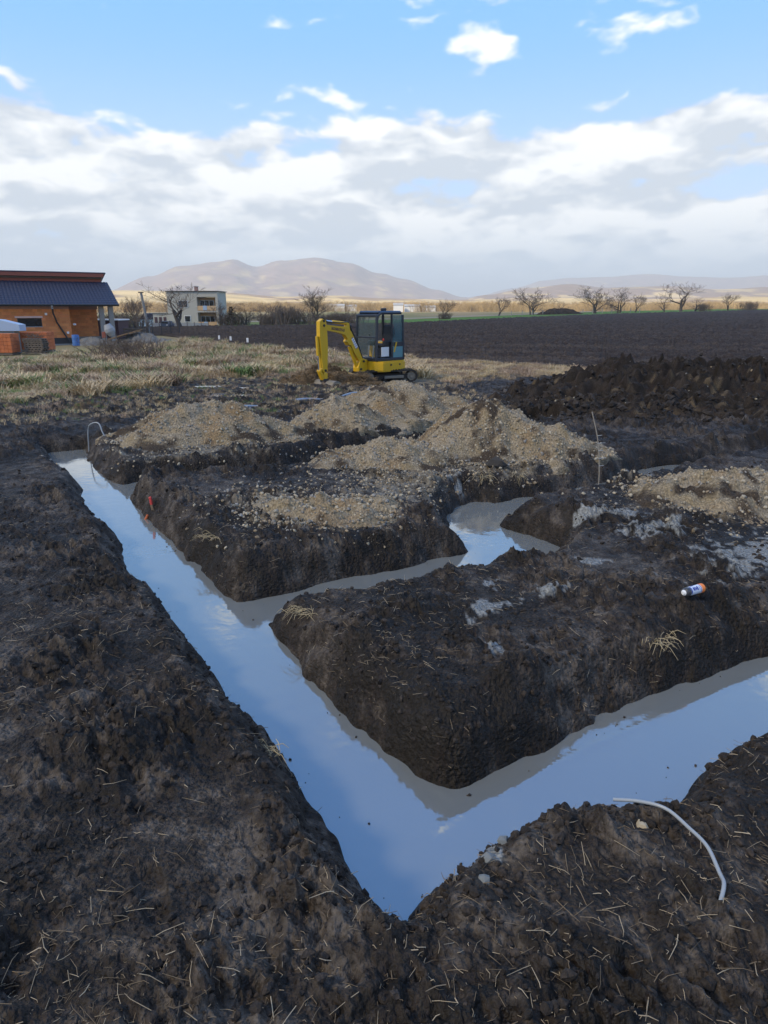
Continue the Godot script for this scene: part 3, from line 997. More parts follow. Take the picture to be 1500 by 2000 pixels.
var HEAPS := []
func make_heaps() -> void:
	var g := "gravel heaps dug from the trenches"
	var all := [
		["gravel_heap", "long low gravel heap behind the looped grey conduit", [-2.65, -10.3, 1.5, 0.95, 0.12, 0.54, 0.9, 0.2], 0, 11000, 34, 110],
		["gravel_heap", "small gravel heap joining the tall heap and the long low one", [-0.75, -11.2, 0.95, 0.75, 0.3, 0.54, 0.8, 0.0], 0, 4500, 26, 80],
		["gravel_heap", "tallest gravel heap in front of the excavator", [0.2, -12.5, 1.6, 1.2, 0.1, 0.74, 0.6, 0.0], 0, 9000, 34, 110],
		["gravel_heap", "broad pale gravel heap beside the leaning thin rod", [1.45, -9.25, 1.35, 1.05, 0.15, 0.70, 0.8, 0.05], 0, 11000, 36, 120],
		["gravel_heap", "low gravel shoulder on the broad heap, next to the thin rod", [2.3, -9.0, 0.8, 0.6, 0.3, 0.40, 0.9, 0.0], 0, 3000, 22, 60],
		["gravel_heap", "flat spread of gravel and clay between two trenches", [0.1, -8.7, 1.0, 0.75, 0.2, 0.26, 1.0, 0.1], 0, 5000, 26, 80],
		["gravel_heap", "thin gravel patch on the block with the red peg", [-0.6, -6.2, 0.85, 0.5, 0.1, 0.12, 1.0, 0.2], 0, 3000, 24, 80],
		["gravel_heap", "stony gravel mound beside the splashed concrete", [3.6, -6.75, 1.1, 0.8, 0.1, 0.24, 1.2, 0.2], 0, 4500, 28, 90]]
	for h in all:
		heap(h[0], h[1], "gravel heap", h[2], h[5], h[6], h[3], h[4], g)
		HEAPS.append(h[2])
	var bank := [9.4, -16.4, 6.4, 3.2, 0.06, 0.82, 3.2, 0.62]
	heap("soil_heap", "long dark bank of dug topsoil with stones in it", "soil heap", bank, 70, 330, 1, 900)
	HEAPS.append(bank)
	var low := [5.6, -13.4, 3.6, 1.8, -0.1, 0.22, 2.4, 0.3]
	heap("soil_heap", "low trampled ridge of dark soil before the long bank", "soil heap", low, 36, 140, 1, 250)
	HEAPS.append(low)
	var dug := [-1.95, -22.35, 1.35, 0.7, 0.1, 0.56, 2.2, 0.2]
	heap("soil_heap", "rough heap of torn brown turf under the excavator bucket", "soil heap", dug, 30, 110, 2, 0)
	HEAPS.append(dug)
	var dug2 := [-0.85, -22.0, 0.7, 0.5, 0.0, 0.30, 2.0, 0.1]
	heap("soil_heap", "small heap of dry turf lying against the excavator track", "soil heap", dug2, 24, 80, 2, 0)
	HEAPS.append(dug2)
	heap("gravel_heap", "pale grey gravel heap with planks on it near the brick house", "gravel heap", [-21.4, -62.0, 2.7, 1.6, 0.0, 1.05, 1.0, 0.0], 24, 60, 3, 900)
	heap("sand_heap", "low grey sand heap by the blue barrel", "sand heap", [-26.0, -62.5, 1.9, 1.0, 0.0, 0.65, 1.0, 0.2], 20, 50, 3, 0)

# ------------------------------------------------------------------ buildings
func brickwork(called: String, parent: Node, x0: float, x1: float, y0: float, y1: float, z: float, hole: Array) -> void:
	var mb := MB.new()
	var bw := 0.375
	var bh := 0.25
	var rows := int(round((y1 - y0) / bh))
	bh = (y1 - y0) / rows
	for j in rows:
		var x := x0 - (0.5 * bw if j % 2 else 0.0)
		while x < x1:
			var a := maxf(x, x0)
			var b := minf(x + bw, x1)
			var ya := y0 + j * bh
			x += bw
			if b - a < 0.03: continue
			if not hole.is_empty() and b > hole[0] and a < hole[1] and ya + bh > hole[2] + 0.02 and ya < hole[3] - 0.02:
				if a < hole[0] - 0.02: b = hole[0]
				elif b > hole[1] + 0.02: a = hole[1]
				else: continue
			var k := rnd(0.80, 1.10)
			mb.col = Color(0.88 * k, rnd(0.31, 0.35) * k, 0.115 * k)
			mb.box(Vector3((a + b) / 2, ya + bh / 2, z + rnd(-0.004, 0.004)), Vector3(b - a - 0.008, bh - 0.014, 0.2))
	var o := part(called, mb.mesh(), M.brick, parent)
	o.set_meta("kind", "stuff")
	var q := MB.new()
	if hole.is_empty(): q.box(Vector3((x0 + x1) / 2, (y0 + y1) / 2, z - 0.03), Vector3(x1 - x0, y1 - y0, 0.18))
	else:
		q.box(Vector3((x0 + hole[0]) / 2, (y0 + y1) / 2, z - 0.03), Vector3(hole[0] - x0, y1 - y0, 0.18))
		q.box(Vector3((x1 + hole[1]) / 2, (y0 + y1) / 2, z - 0.03), Vector3(x1 - hole[1], y1 - y0, 0.18))
		q.box(Vector3((hole[0] + hole[1]) / 2, (y0 + hole[2]) / 2, z - 0.03), Vector3(hole[1] - hole[0], hole[2] - y0, 0.18))
		q.box(Vector3((hole[0] + hole[1]) / 2, (y1 + hole[3]) / 2, z - 0.03), Vector3(hole[1] - hole[0], y1 - hole[3], 0.18))
	part("mortar", q.mesh(), M.joint, parent)

func box_part(called: String, at: Vector3, size: Vector3, m: Material, parent: Node, bev := 0.0, bas := Basis()) -> MeshInstance3D:
	var mb := MB.new()
	mb.box(Vector3.ZERO, size, bas, bev)
	return part(called, mb.mesh(), m, parent, at)

func make_brick_house() -> void:
	var t := thing("brick_house", "unfinished orange brick house with dark blue tiled roof", "house", Vector3(-29.5, -1.45, -63.5), deg_to_rad(31.0))
	# local: x 0 is -30, y 0 is the ground, z 0 is the front wall
	brickwork("brickwork", t, -12.0, 1.3, 0.55, 3.05, 0.0, [-2.98, -1.05, 1.55, 2.27])
	brickwork("porch_brickwork", t, 1.35, 3.9, 0.55, 3.0, -1.9, [])
	box_part("side_wall", Vector3(1.2, 1.8, -1.0), Vector3(0.2, 2.5, 1.7), M.lintel, t)
	box_part("ring_beam", Vector3(-5.35, 3.27, 0.0), Vector3(13.3, 0.42, 0.24), M.lintel, t)
	box_part("porch_beam", Vector3(2.65, 3.2, -1.9), Vector3(2.7, 0.4, 0.24), M.lintel, t)
	box_part("plinth", Vector3(-5.35, 0.29, -0.02), Vector3(13.5, 0.52, 0.3), M.bitumen, t)
	box_part("foundation", Vector3(-5.35, -0.18, 0.05), Vector3(13.7, 0.42, 0.4), M.cement, t)
	box_part("porch_foundation", Vector3(2.65, 0.25, -1.85), Vector3(2.7, 0.6, 0.35), M.cement, t)
	box_part("back_wall", Vector3(-4.5, 1.6, -9.0), Vector3(15, 3.2, 0.3), M.lintel, t)
	var w := box_part("window", Vector3(-2.015, 1.91, -0.06), Vector3(1.93, 0.72, 0.06), M.darkmetal, t)
	box_part("pane", Vector3(0, 0, 0.035), Vector3(1.8, 0.6, 0.01), M.darkglass, w)
	box_part("sill", Vector3(0, -0.38, 0.12), Vector3(2.0, 0.05, 0.12), M.grey, w)
	box_part("foam_strip", Vector3(-2.05, 2.37, 0.105), Vector3(2.2, 0.14, 0.02), mat(lin(0.62, 0.45, 0.42), 0.9), t)
	# the tiled roof sheet, stepped by courses and waved by columns
	var p := PackedVector3Array()
	var c := PackedColorArray()
	var na := 420
	var nr := 66
	for j in nr:
		var course := float(j) / 6.0
		var fr := fmod(float(j), 6.0) / 6.0
		for i in na:
			var x := lerpf(-12.5, 5.5, float(i) / (na - 1))
			var s := float(j) / (nr - 1)
			var y := 3.40 + 2.12 * s + 0.045 * absf(sin(x * PI / 0.30)) - 0.05 * fr + 0.02
			p.append(Vector3(x, y, 0.75 - 4.8 * s))
			c.append(Color(1, 1, 1))
	part("roof", grid_mesh(p, c, na, nr), M.roof, t)
	box_part("roof_deck", Vector3(-3.55, 4.36, -1.65), Vector3(17.9, 0.06, 5.15), M.wood, t, 0.0, Basis(Vector3.RIGHT, atan2(2.12, 4.8)))
	box_part("eave_board", Vector3(-3.5, 3.36, 0.74), Vector3(18.0, 0.16, 0.06), M.bitumen, t)
	box_part("gutter", Vector3(-3.5, 3.41, 0.83), Vector3(18.0, 0.1, 0.12), M.darkmetal, t, 0.03)
	box_part("clerestory_wall", Vector3(-3.7, 5.65, -4.25), Vector3(17.4, 0.55, 0.2), M.fascia, t)
	box_part("clerestory_gap", Vector3(-3.7, 5.86, -4.1), Vector3(17.4, 0.14, 0.2), M.oldwood, t)
	box_part("upper_fascia", Vector3(-3.6, 6.12, -3.75), Vector3(17.6, 0.32, 0.08), M.fascia, t)
	box_part("upper_soffit", Vector3(-3.6, 5.98, -4.0), Vector3(17.6, 0.04, 0.5), M.wood, t)
	box_part("upper_roof", Vector3(-3.5, 5.55, -6.8), Vector3(17.8, 0.09, 6.4), M.roof, t, 0.0, Basis(Vector3.RIGHT, -0.25))
	for q in [[4.0, 0.5], [4.8, 0.6]]:
		box_part("porch_pillar", Vector3(q[0], 1.65, q[1] - 0.4), Vector3(0.42, 3.3, 0.42), M.cement, t, 0.02)
	var mb := MB.new()
	mb.tube([Vector3(-0.15, 3.2, 0.85), Vector3(-0.1, 2.7, 0.5), Vector3(0.15, 1.9, 0.22), Vector3(0.6, 1.0, 0.2), Vector3(0.98, 0.2, 0.3)], [0.07, 0.07, 0.07, 0.07, 0.07], 8)
	part("drain_hose", mb.mesh(), M.bitumen, t)
	box_part("drain_spout", Vector3(-0.17, 3.2, 0.8), Vector3(0.16, 0.3, 0.16), M.cement, t)
	for q in [[-1.55 + 0.9, 2.62], [0.95, 0.98]]: box_part("wall_box", Vector3(q[0], q[1], 0.14), Vector3(0.2, 0.2, 0.1), M.white, t, 0.02)
	box_part("porch_lamp", Vector3(1.62, 1.7, -0.1), Vector3(0.25, 0.16, 0.2), M.white, t, 0.04)

func window(parent: Node, at: Vector3, w: float, h: float, cols: int) -> void:
	var o := box_part("window", at, Vector3(w, h, 0.10), M.white, parent)
	for k in cols:
		var pw := (w - 0.1) / cols
		box_part("pane", Vector3(-w / 2 + 0.05 + pw * (k + 0.5), 0, 0.06), Vector3(pw - 0.1, h - 0.18, 0.02), M.darkglass, o)

func make_flat_house() -> void:
	var t := thing("apartment_house", "cream two-storey house with flat roof and two balconies", "house", Vector3(-40.6, -2.5, -150))
	var x0 := -5.0
	var xl := 1.3
	# the block left of the loggias, then the frame round them
	box_part("wall", Vector3((x0 + xl) / 2, 3.7, -4.0), Vector3(xl - x0, 7.4, 8.0), M.plaster, t)
	box_part("pier", Vector3(5.45, 3.7, -4.0), Vector3(0.5, 7.4, 8.0), M.plaster, t)
	box_part("parapet", Vector3(3.25, 6.85, -4.0), Vector3(3.9, 1.1, 7.98), M.plaster, t)
	box_part("floor_band", Vector3(3.25, 3.35, -0.9), Vector3(3.9, 0.3, 1.8), M.plaster, t)
	box_part("loggia_wall", Vector3(3.25, 3.1, -2.2), Vector3(3.9, 6.2, 0.3), M.loggia, t)
	box_part("loggia_floor", Vector3(3.25, 0.1, -0.9), Vector3(3.9, 0.2, 1.8), M.cement, t)
	box_part("roof_edge", Vector3(0.35, 7.47, -4.0), Vector3(11.2, 0.12, 8.5), M.darkmetal, t)
	var ch := box_part("chimney", Vector3(0.6, 7.95, -3.0), Vector3(0.7, 0.9, 0.7), M.lintel, t)
	box_part("chimney_cap", Vector3(0, 0.5, 0), Vector3(0.85, 0.1, 0.85), M.cement, ch)
	for y in [4.6, 1.35]:
		window(t, Vector3(2.9, y + 0.35, -2.0), 3.0, 1.5, 3)
		box_part("balcony_rail", Vector3(3.25, y - 0.55, -0.08), Vector3(3.9, 0.95, 0.08), M.loggia, t)
		box_part("balcony_panel", Vector3(2.9, y - 0.5, -0.02), Vector3(0.8, 0.9, 0.04), M.paleblue, t)
	window(t, Vector3(-1.6, 4.9, 0.03), 2.0, 1.4, 2)
	window(t, Vector3(-0.9, 1.9, 0.03), 1.3, 1.3, 1)
	var a := box_part("annex", Vector3(-6.6, 1.5, -2.6), Vector3(3.4, 3.0, 4.6), M.plaster, t)
	box_part("annex_roof", Vector3(0, 1.56, 0), Vector3(3.7, 0.14, 4.9), M.cement, a)
	for k in 3: box_part("annex_window", Vector3(-1.1 + k * 0.95, 0.1, 2.32), Vector3(0.6, 1.3, 0.08), M.maroon, a)
	# garden wall: panels between posts
	var f := thing("garden_fence", "pale grey panel fence with dark posts before the cream house", "fence", Vector3(-41.5, -2.55, -146))
	for k in 8:
		box_part("panel", Vector3(-5.6 + k * 1.45, 0.62, 0), Vector3(1.36, 1.15, 0.08), M.grey, f)
	for k in 9: box_part("post", Vector3(-6.32 + k * 1.45, 0.7, 0.02), Vector3(0.1, 1.4, 0.12), M.maroon, f)
	var s := thing("garage", "low pale blue building with dark blue roof behind the parked car", "garage", Vector3(-51.5, -2.6, -158))
	box_part("wall", Vector3(0, 0.9, 0), Vector3(4.6, 1.8, 5.0), M.paleblue, s)
	var mb := MB.new()
	mb.prism(PackedVector2Array([Vector2(-2.6, 1.8), Vector2(2.6, 1.8), Vector2(2.0, 3.0), Vector2(-0.8, 3.1)]), Transform3D(), 5.4)
	part("roof", mb.mesh(), M.roof, s)
	# the car
	var c := thing("parked_car", "dark blue estate car parked beside the cream house", "car", Vector3(-44.0, -2.43, -143.5))
	mb = MB.new()
	mb.prism(PackedVector2Array([Vector2(-0.84, 0.32), Vector2(0.84, 0.32), Vector2(0.88, 0.7), Vector2(0.82, 0.98), Vector2(-0.82, 0.98), Vector2(-0.88, 0.7)]), Transform3D(), 4.2)
	part("body", mb.mesh(), mat(lin(0.05, 0.075, 0.13), 0.3), c)
	mb = MB.new()
	mb.prism(PackedVector2Array([Vector2(-0.80, 0.97), Vector2(0.80, 0.97), Vector2(0.64, 1.48), Vector2(-0.64, 1.48)]), Transform3D(), 2.9)
	part("cabin", mb.mesh(), mat(lin(0.10, 0.13, 0.19), 0.3), c)
	box_part("windscreen", Vector3(0, 1.22, 1.44), Vector3(1.25, 0.40, 0.06), M.darkglass, c)
	box_part("bumper", Vector3(0, 0.42, 2.1), Vector3(1.66, 0.22, 0.1), M.darkmetal, c, 0.03)
	for q in [-0.62, 0.62]: box_part("headlight", Vector3(q, 0.76, 2.09), Vector3(0.32, 0.15, 0.06), M.white, c, 0.02)
	for q in [Vector3(-0.8, 0.31, 1.3), Vector3(0.8, 0.31, 1.3), Vector3(-0.8, 0.31, -1.3), Vector3(0.8, 0.31, -1.3)]:
		mb = MB.new()
		mb.lathe([Vector2(0, -0.1), Vector2(0.27, -0.1), Vector2(0.31, -0.06), Vector2(0.31, 0.06), Vector2(0.27, 0.1), Vector2(0, 0.1)], Transform3D(Basis(Vector3.BACK, PI / 2), Vector3.ZERO), 14)
		part("wheel", mb.mesh(), M.rubber, c, q)

func make_yard() -> void:
	var y := func(x: float, z: float) -> float: return lie(x, z)
	# pallets, one on the other
	for k in 7:
		var mb := MB.new()
		for i in 3: mb.box(Vector3(0, 0.045, -0.36 + i * 0.36), Vector3(1.3, 0.08, 0.1))
		for i in 6: mb.box(Vector3(-0.58 + i * 0.232, 0.11, 0), Vector3(0.15, 0.03, 0.85))
		for i in 3: mb.box(Vector3(-0.55 + i * 0.55, 0.0, 0), Vector3(0.12, 0.025, 0.85))
		single("wooden_pallet", mb.mesh(), M.oldwood, "weathered wooden pallet beside the orange bricks, %s of its stack" % ["lowest", "second from bottom", "third from bottom", "middle one", "third from top", "second from top", "topmost"][k], "pallet", Vector3(-23.55 + rnd(-0.06, 0.06), y.call(-23.5, -47.5) + 0.02 + k * 0.142, -47.5), "stacked pallets by the brick packs").rotation.y = rnd(-0.06, 0.06)
	var mb2 := MB.new()
	for k in 60:
		var a := Vector3(rnd(-0.6, 0.4), 0.02 + rnd(0, 0.1), rnd(-0.3, 0.3))
		mb2.tube([a, a + Vector3(rnd(-0.5, 0.5), rnd(0.05, 0.35), rnd(-0.3, 0.3))], [0.012, 0.006], 4)
	single("brushwood", mb2.mesh(), M.twig, "tangle of dry branches lying on the pallet stack", "branches", Vector3(-23.5, y.call(-23.5, -47.5) + 7 * 0.142, -47.5))
	for q in [[-25.75, -47.2, 1.22, 8, "front pack of orange hollow bricks beside the pallets"], [-24.9, -50.5, 1.35, 8, "pack of orange hollow bricks behind the pallet stack"]]:
		var t := thing("brick_pack", q[4], "brick pack", Vector3(q[0], y.call(q[0], q[1]), q[1]), 0.0, "packs of bricks near the house")
		mb2 = MB.new()
		for j in 5:
			for i in 8:
				for d in 3:
					var k := rnd(0.85, 1.1)
					mb2.col = Color(0.70 * k, 0.21 * k, 0.075 * k)
					mb2.box(Vector3(-0.85 + i * 0.25, 0.27 + j * 0.245, -0.3 + d * 0.38), Vector3(0.238, 0.232, 0.36))
		part("bricks", mb2.mesh(), M.brick, t).set_meta("kind", "stuff")
		box_part("pallet", Vector3(0, 0.06, 0.08), Vector3(2.0, 0.12, 1.1), M.oldwood, t)
	mb2 = MB.new()
	mb2.prism(PackedVector2Array([Vector2(-2.4, 0.0), Vector2(1.05, 0.0), Vector2(1.05, 0.42), Vector2(-0.3, 0.75), Vector2(-2.4, 0.9)]), Transform3D(), 0.9)
	single("tarpaulin", mb2.mesh(), M.paleblue, "pale blue sheet laid over building material at the brick packs", "tarpaulin", Vector3(-26.1, y.call(-25.7, -49.0) + 1.5, -49.0))
	box_part("prop", Vector3(-0.6, -0.75, 0), Vector3(2.4, 1.5, 0.7), M.cement, get_node("tarpaulin"))
	# blue barrel, mixer
	mb2 = MB.new()
	mb2.lathe([Vector2(0, 0), Vector2(0.27, 0.0), Vector2(0.29, 0.05), Vector2(0.29, 0.3), Vector2(0.305, 0.33), Vector2(0.29, 0.36), Vector2(0.29, 0.6), Vector2(0.305, 0.63), Vector2(0.28, 0.9), Vector2(0, 0.92)], Transform3D(), 18)
	single("barrel", mb2.mesh(), M.blue, "blue plastic barrel at the corner of the brick house", "barrel", Vector3(-26.3, y.call(-26.3, -60) , -60))
	var x := thing("cement_mixer", "grey drum cement mixer beside the porch pillars", "cement mixer", Vector3(-23.3, y.call(-23.3, -60), -60), 0.3)
	mb2 = MB.new()
	mb2.lathe([Vector2(0, -0.45), Vector2(0.25, -0.45), Vector2(0.42, -0.1), Vector2(0.42, 0.15), Vector2(0.25, 0.55), Vector2(0.22, 0.55), Vector2(0.38, 0.12)], Transform3D(Basis(Vector3.BACK, 0.35), Vector3(0, 1.2, 0)), 18)
	part("drum", mb2.mesh(), M.grey, x)
	mb2 = MB.new()
	for s in [-1, 1]:
		mb2.bar(Vector3(0.5 * s, 0, 0.35), Vector3(0.42 * s, 1.1, 0), 0.06, 0.06)
		mb2.bar(Vector3(0.5 * s, 0, -0.35), Vector3(0.42 * s, 1.1, 0), 0.06, 0.06)
	mb2.bar(Vector3(-0.5, 0.3, 0.25), Vector3(0.5, 0.3, 0.25), 0.05, 0.05)
	part("frame", mb2.mesh(), M.oldwood, x)
	box_part("motor", Vector3(-0.5, 0.85, 0), Vector3(0.3, 0.5, 0.3), M.fascia, x, 0.03)
	for s in [-1, 1]:
		mb2 = MB.new()
		mb2.lathe([Vector2(0, -0.05), Vector2(0.2, -0.05), Vector2(0.2, 0.05), Vector2(0, 0.05)], Transform3D(Basis(Vector3.BACK, PI / 2), Vector3.ZERO), 12)
		part("wheel", mb2.mesh(), M.rubber, x, Vector3(0.56 * s, 0.2, -0.35))
	# planks on the gravel heap
	for k in 6:
		var p := Vector3(-22.9 + k * 0.2, y.call(-22.0, -61) + 0.75 + 0.06 * k, -61.2 - 0.12 * k)
		mb2 = MB.new()
		mb2.bar(Vector3(-1.3 + rnd(-0.3, 0.3), -0.40, 0), Vector3(0.8 + rnd(-0.2, 0.3), 0.16, 0.0), 0.2, 0.05)
		single("plank", mb2.mesh(), M.wood, "raw wooden plank slanting on the grey gravel heap, %s of six" % ["lowest", "second", "third", "fourth", "fifth", "uppermost"][k], "plank", p, "planks on the gravel heap").rotation.y = rnd(-0.15, 0.15)
	for k in 4:
		single("timber_stack_beam", _beam(2.3), M.oldwood, "squared timber beside the wire fence, %s of its stack" % ["lowest", "second from bottom", "second from top", "topmost"][k], "timber", Vector3(-26.5, y.call(-26.5, -75) + 0.12 + k * 0.3, -75), "timbers stacked by the fence")
	# dark shed behind the pillars
	var sh := thing("shed", "dark red shed with white roof edge behind the porch pillars", "shed", Vector3(-30.2, y.call(-30.2, -76), -76))
	box_part("wall", Vector3(0, 1.0, 0), Vector3(4.4, 2.0, 3.0), M.maroon, sh)
	box_part("roof_edge", Vector3(0, 2.06, 0), Vector3(4.7, 0.12, 3.3), M.white, sh)
	# wire fence
	var f := thing("wire_fence", "dark wire mesh fence running back from the brick house", "fence", Vector3(-30.0, -1.72, -85.0))
	for k in 9:
		box_part("post", Vector3(-3.6 + k * 0.95, 0.9, k * -0.6), Vector3(0.08, 1.9, 0.08), M.darkmetal, f)
	for k in 8:
		mb2 = MB.new()
		var a := Vector3(-3.6 + k * 0.95, 0.05, k * -0.6)
		var b := Vector3(-3.6 + (k + 1) * 0.95, 0.05, (k + 1) * -0.6)
		for i in 12: mb2.bar(a.lerp(b, i / 12.0), a.lerp(b, i / 12.0) + Vector3(0, 1.7, 0), 0.014, 0.014)
		for i in 11: mb2.bar(a + Vector3(0, i * 0.17, 0), b + Vector3(0, i * 0.17, 0), 0.014, 0.014)
		part("mesh_panel", mb2.mesh(), M.darkmetal, f)
	# utility pole
	var u := thing("utility_pole", "leaning grey concrete utility pole behind the wire fence", "pole", Vector3(-32.2, y.call(-32.2, -96), -96))
	mb2 = MB.new()
	mb2.tube([Vector3(0.25, 0, 0), Vector3(-0.35, 5.4, 0)], [0.22, 0.17], 8)
	part("shaft", mb2.mesh(), M.cement, u)
	box_part("cap", Vector3(-0.36, 5.42, 0), Vector3(0.6, 0.14, 0.4), M.oldwood, u)
	# marker saplings along the field edge
	for q in [[-14.9, -63.5, 1.5, "tallest tagged sapling at the field edge, nearest the brick house"], [-13.1, -60.0, 1.1, "shortest tagged sapling at the field edge, between two others"], [-10.7, -55.0, 1.3, "tagged sapling at the field edge, nearest the excavator"]]:
		var s := thing("sapling", q[3], "sapling", Vector3(q[0], y.call(q[0], q[1]), q[1]), 0.0, "tagged saplings along the field")
		mb2 = MB.new()
		mb2.tube([Vector3.ZERO, Vector3(0.04, q[2] * 0.5, 0), Vector3(-0.02, q[2], 0.02)], [0.018, 0.014, 0.006], 5)
		for k in 6: mb2.tube([Vector3(0, q[2] * (0.4 + 0.08 * k), 0), Vector3(rnd(-0.3, 0.3), q[2] * (0.6 + 0.09 * k), rnd(-0.2, 0.2))], [0.008, 0.003], 4)
		part("stem", mb2.mesh(), M.twig, s)
		box_part("tag", Vector3(0.03, 0.35, 0.03), Vector3(0.16, 0.34, 0.05), M.white, s, 0.01)
	mb2 = MB.new()
	mb2.box(Vector3(0, 0.45, 0), Vector3(0.06, 1.0, 0.06), Basis(), 0.008)
	single("boundary_stake", mb2.mesh(), M.wood, "pale wooden stake standing in the grass left of the excavator cab", "stake", Vector3(-3.1, y.call(-3.1, -38), -38))

func _beam(l: float) -> ArrayMesh:
	var mb := MB.new()
	mb.box(Vector3.ZERO, Vector3(l, 0.2, 0.3), Basis(), 0.01)
	return mb.mesh()

# ------------------------------------------------------------------ trees
func branch(tr: MB, cr: MB, p: Vector3, d: Vector3, l: float, r: float, depth: int, spread: float) -> void:
	var pts := [p]
	var rad := [r]
	var q := p
	var n := 3
	for k in n:
		d = (d + Vector3(rnd(-1, 1), rnd(-0.5, 0.7), rnd(-1, 1)) * 0.20).normalized()
		q += d * l / n
		pts.append(q)
		rad.append(lerpf(r, r * 0.62, float(k + 1) / n))
	(tr if depth >= 4 else cr).tube(pts, rad, 6 if depth >= 4 else 3, false)
	if depth <= 0: return
	var kids := 3 if depth > 1 else 4
	for k in kids:
		var i := n if k == 0 else rng.randi_range(1, n)
		var side := Vector3(rnd(-1, 1), rnd(-0.25, 0.55), rnd(-1, 1)).normalized()
		var nd := (d * (1.0 if k == 0 else 0.62) + side * spread).normalized()
		branch(tr, cr, pts[i], nd, l * rnd(0.62, 0.86), maxf(rad[i] * rnd(0.58, 0.75), 0.019), depth - 1, spread)

func tree_meshes(seed_: int, trunk: float, spread: float, stems: int) -> Array:
	rng.seed = seed_
	var tr := MB.new()
	var cr := MB.new()
	# made about ten metres tall
	for s in stems:
		var lean := Vector3(rnd(-0.3, 0.3), 1, rnd(-0.3, 0.3)).normalized() if stems > 1 else Vector3(rnd(-0.12, 0.12), 1, rnd(-0.1, 0.1)).normalized()
		branch(tr, cr, Vector3(rnd(-0.2, 0.2) * (stems - 1), -0.2, rnd(-0.2, 0.2) * (stems - 1)), lean, trunk, 0.32 / sqrt(stems), 5, spread)
	return [tr.mesh(), cr.mesh()]

func bush_mesh(seed_: int, n: int, w: float, thick: float) -> ArrayMesh:
	rng.seed = seed_
	var mb := MB.new()
	for k in n:
		var a := rnd(0, TAU)
		var o := Vector3(rnd(-0.5, 0.5) * w, -0.05, rnd(-0.5, 0.5) * w)
		var d := Vector3(cos(a) * rnd(0.1, 0.8) * w * 0.5, rnd(0.5, 1.0), sin(a) * rnd(0.1, 0.8) * w * 0.5)
		var m := o + d * 0.55 + Vector3(rnd(-0.06, 0.06), 0.05, rnd(-0.06, 0.06))
		var e := o + d
		mb.tube([o, m, e], [thick, thick * 0.7, thick * 0.3], 3, false)
		for s in 5:
			var b := m.lerp(e, rnd(0, 1))
			mb.tube([b, b + Vector3(rnd(-0.18, 0.18), rnd(0.0, 0.2), rnd(-0.18, 0.18))], [thick * 0.45, thick * 0.2], 3, false)
	return mb.mesh()

func plant_tree(t: Array, label: String, at: Vector3, h: float, turn: float, m: Material, wide := 1.0) -> void:
	var box: AABB = t[1].get_aabb()
	var s := h / (box.position.y + box.size.y)
	var o := thing("bare_tree", label, "tree", at, turn, "bare trees round the fields")
	var a := part("trunk", t[0], M.bark, o)
	var b := part("crown", t[1], m, o)
	a.scale = Vector3(s * wide, s, s * wide)
	b.scale = a.scale

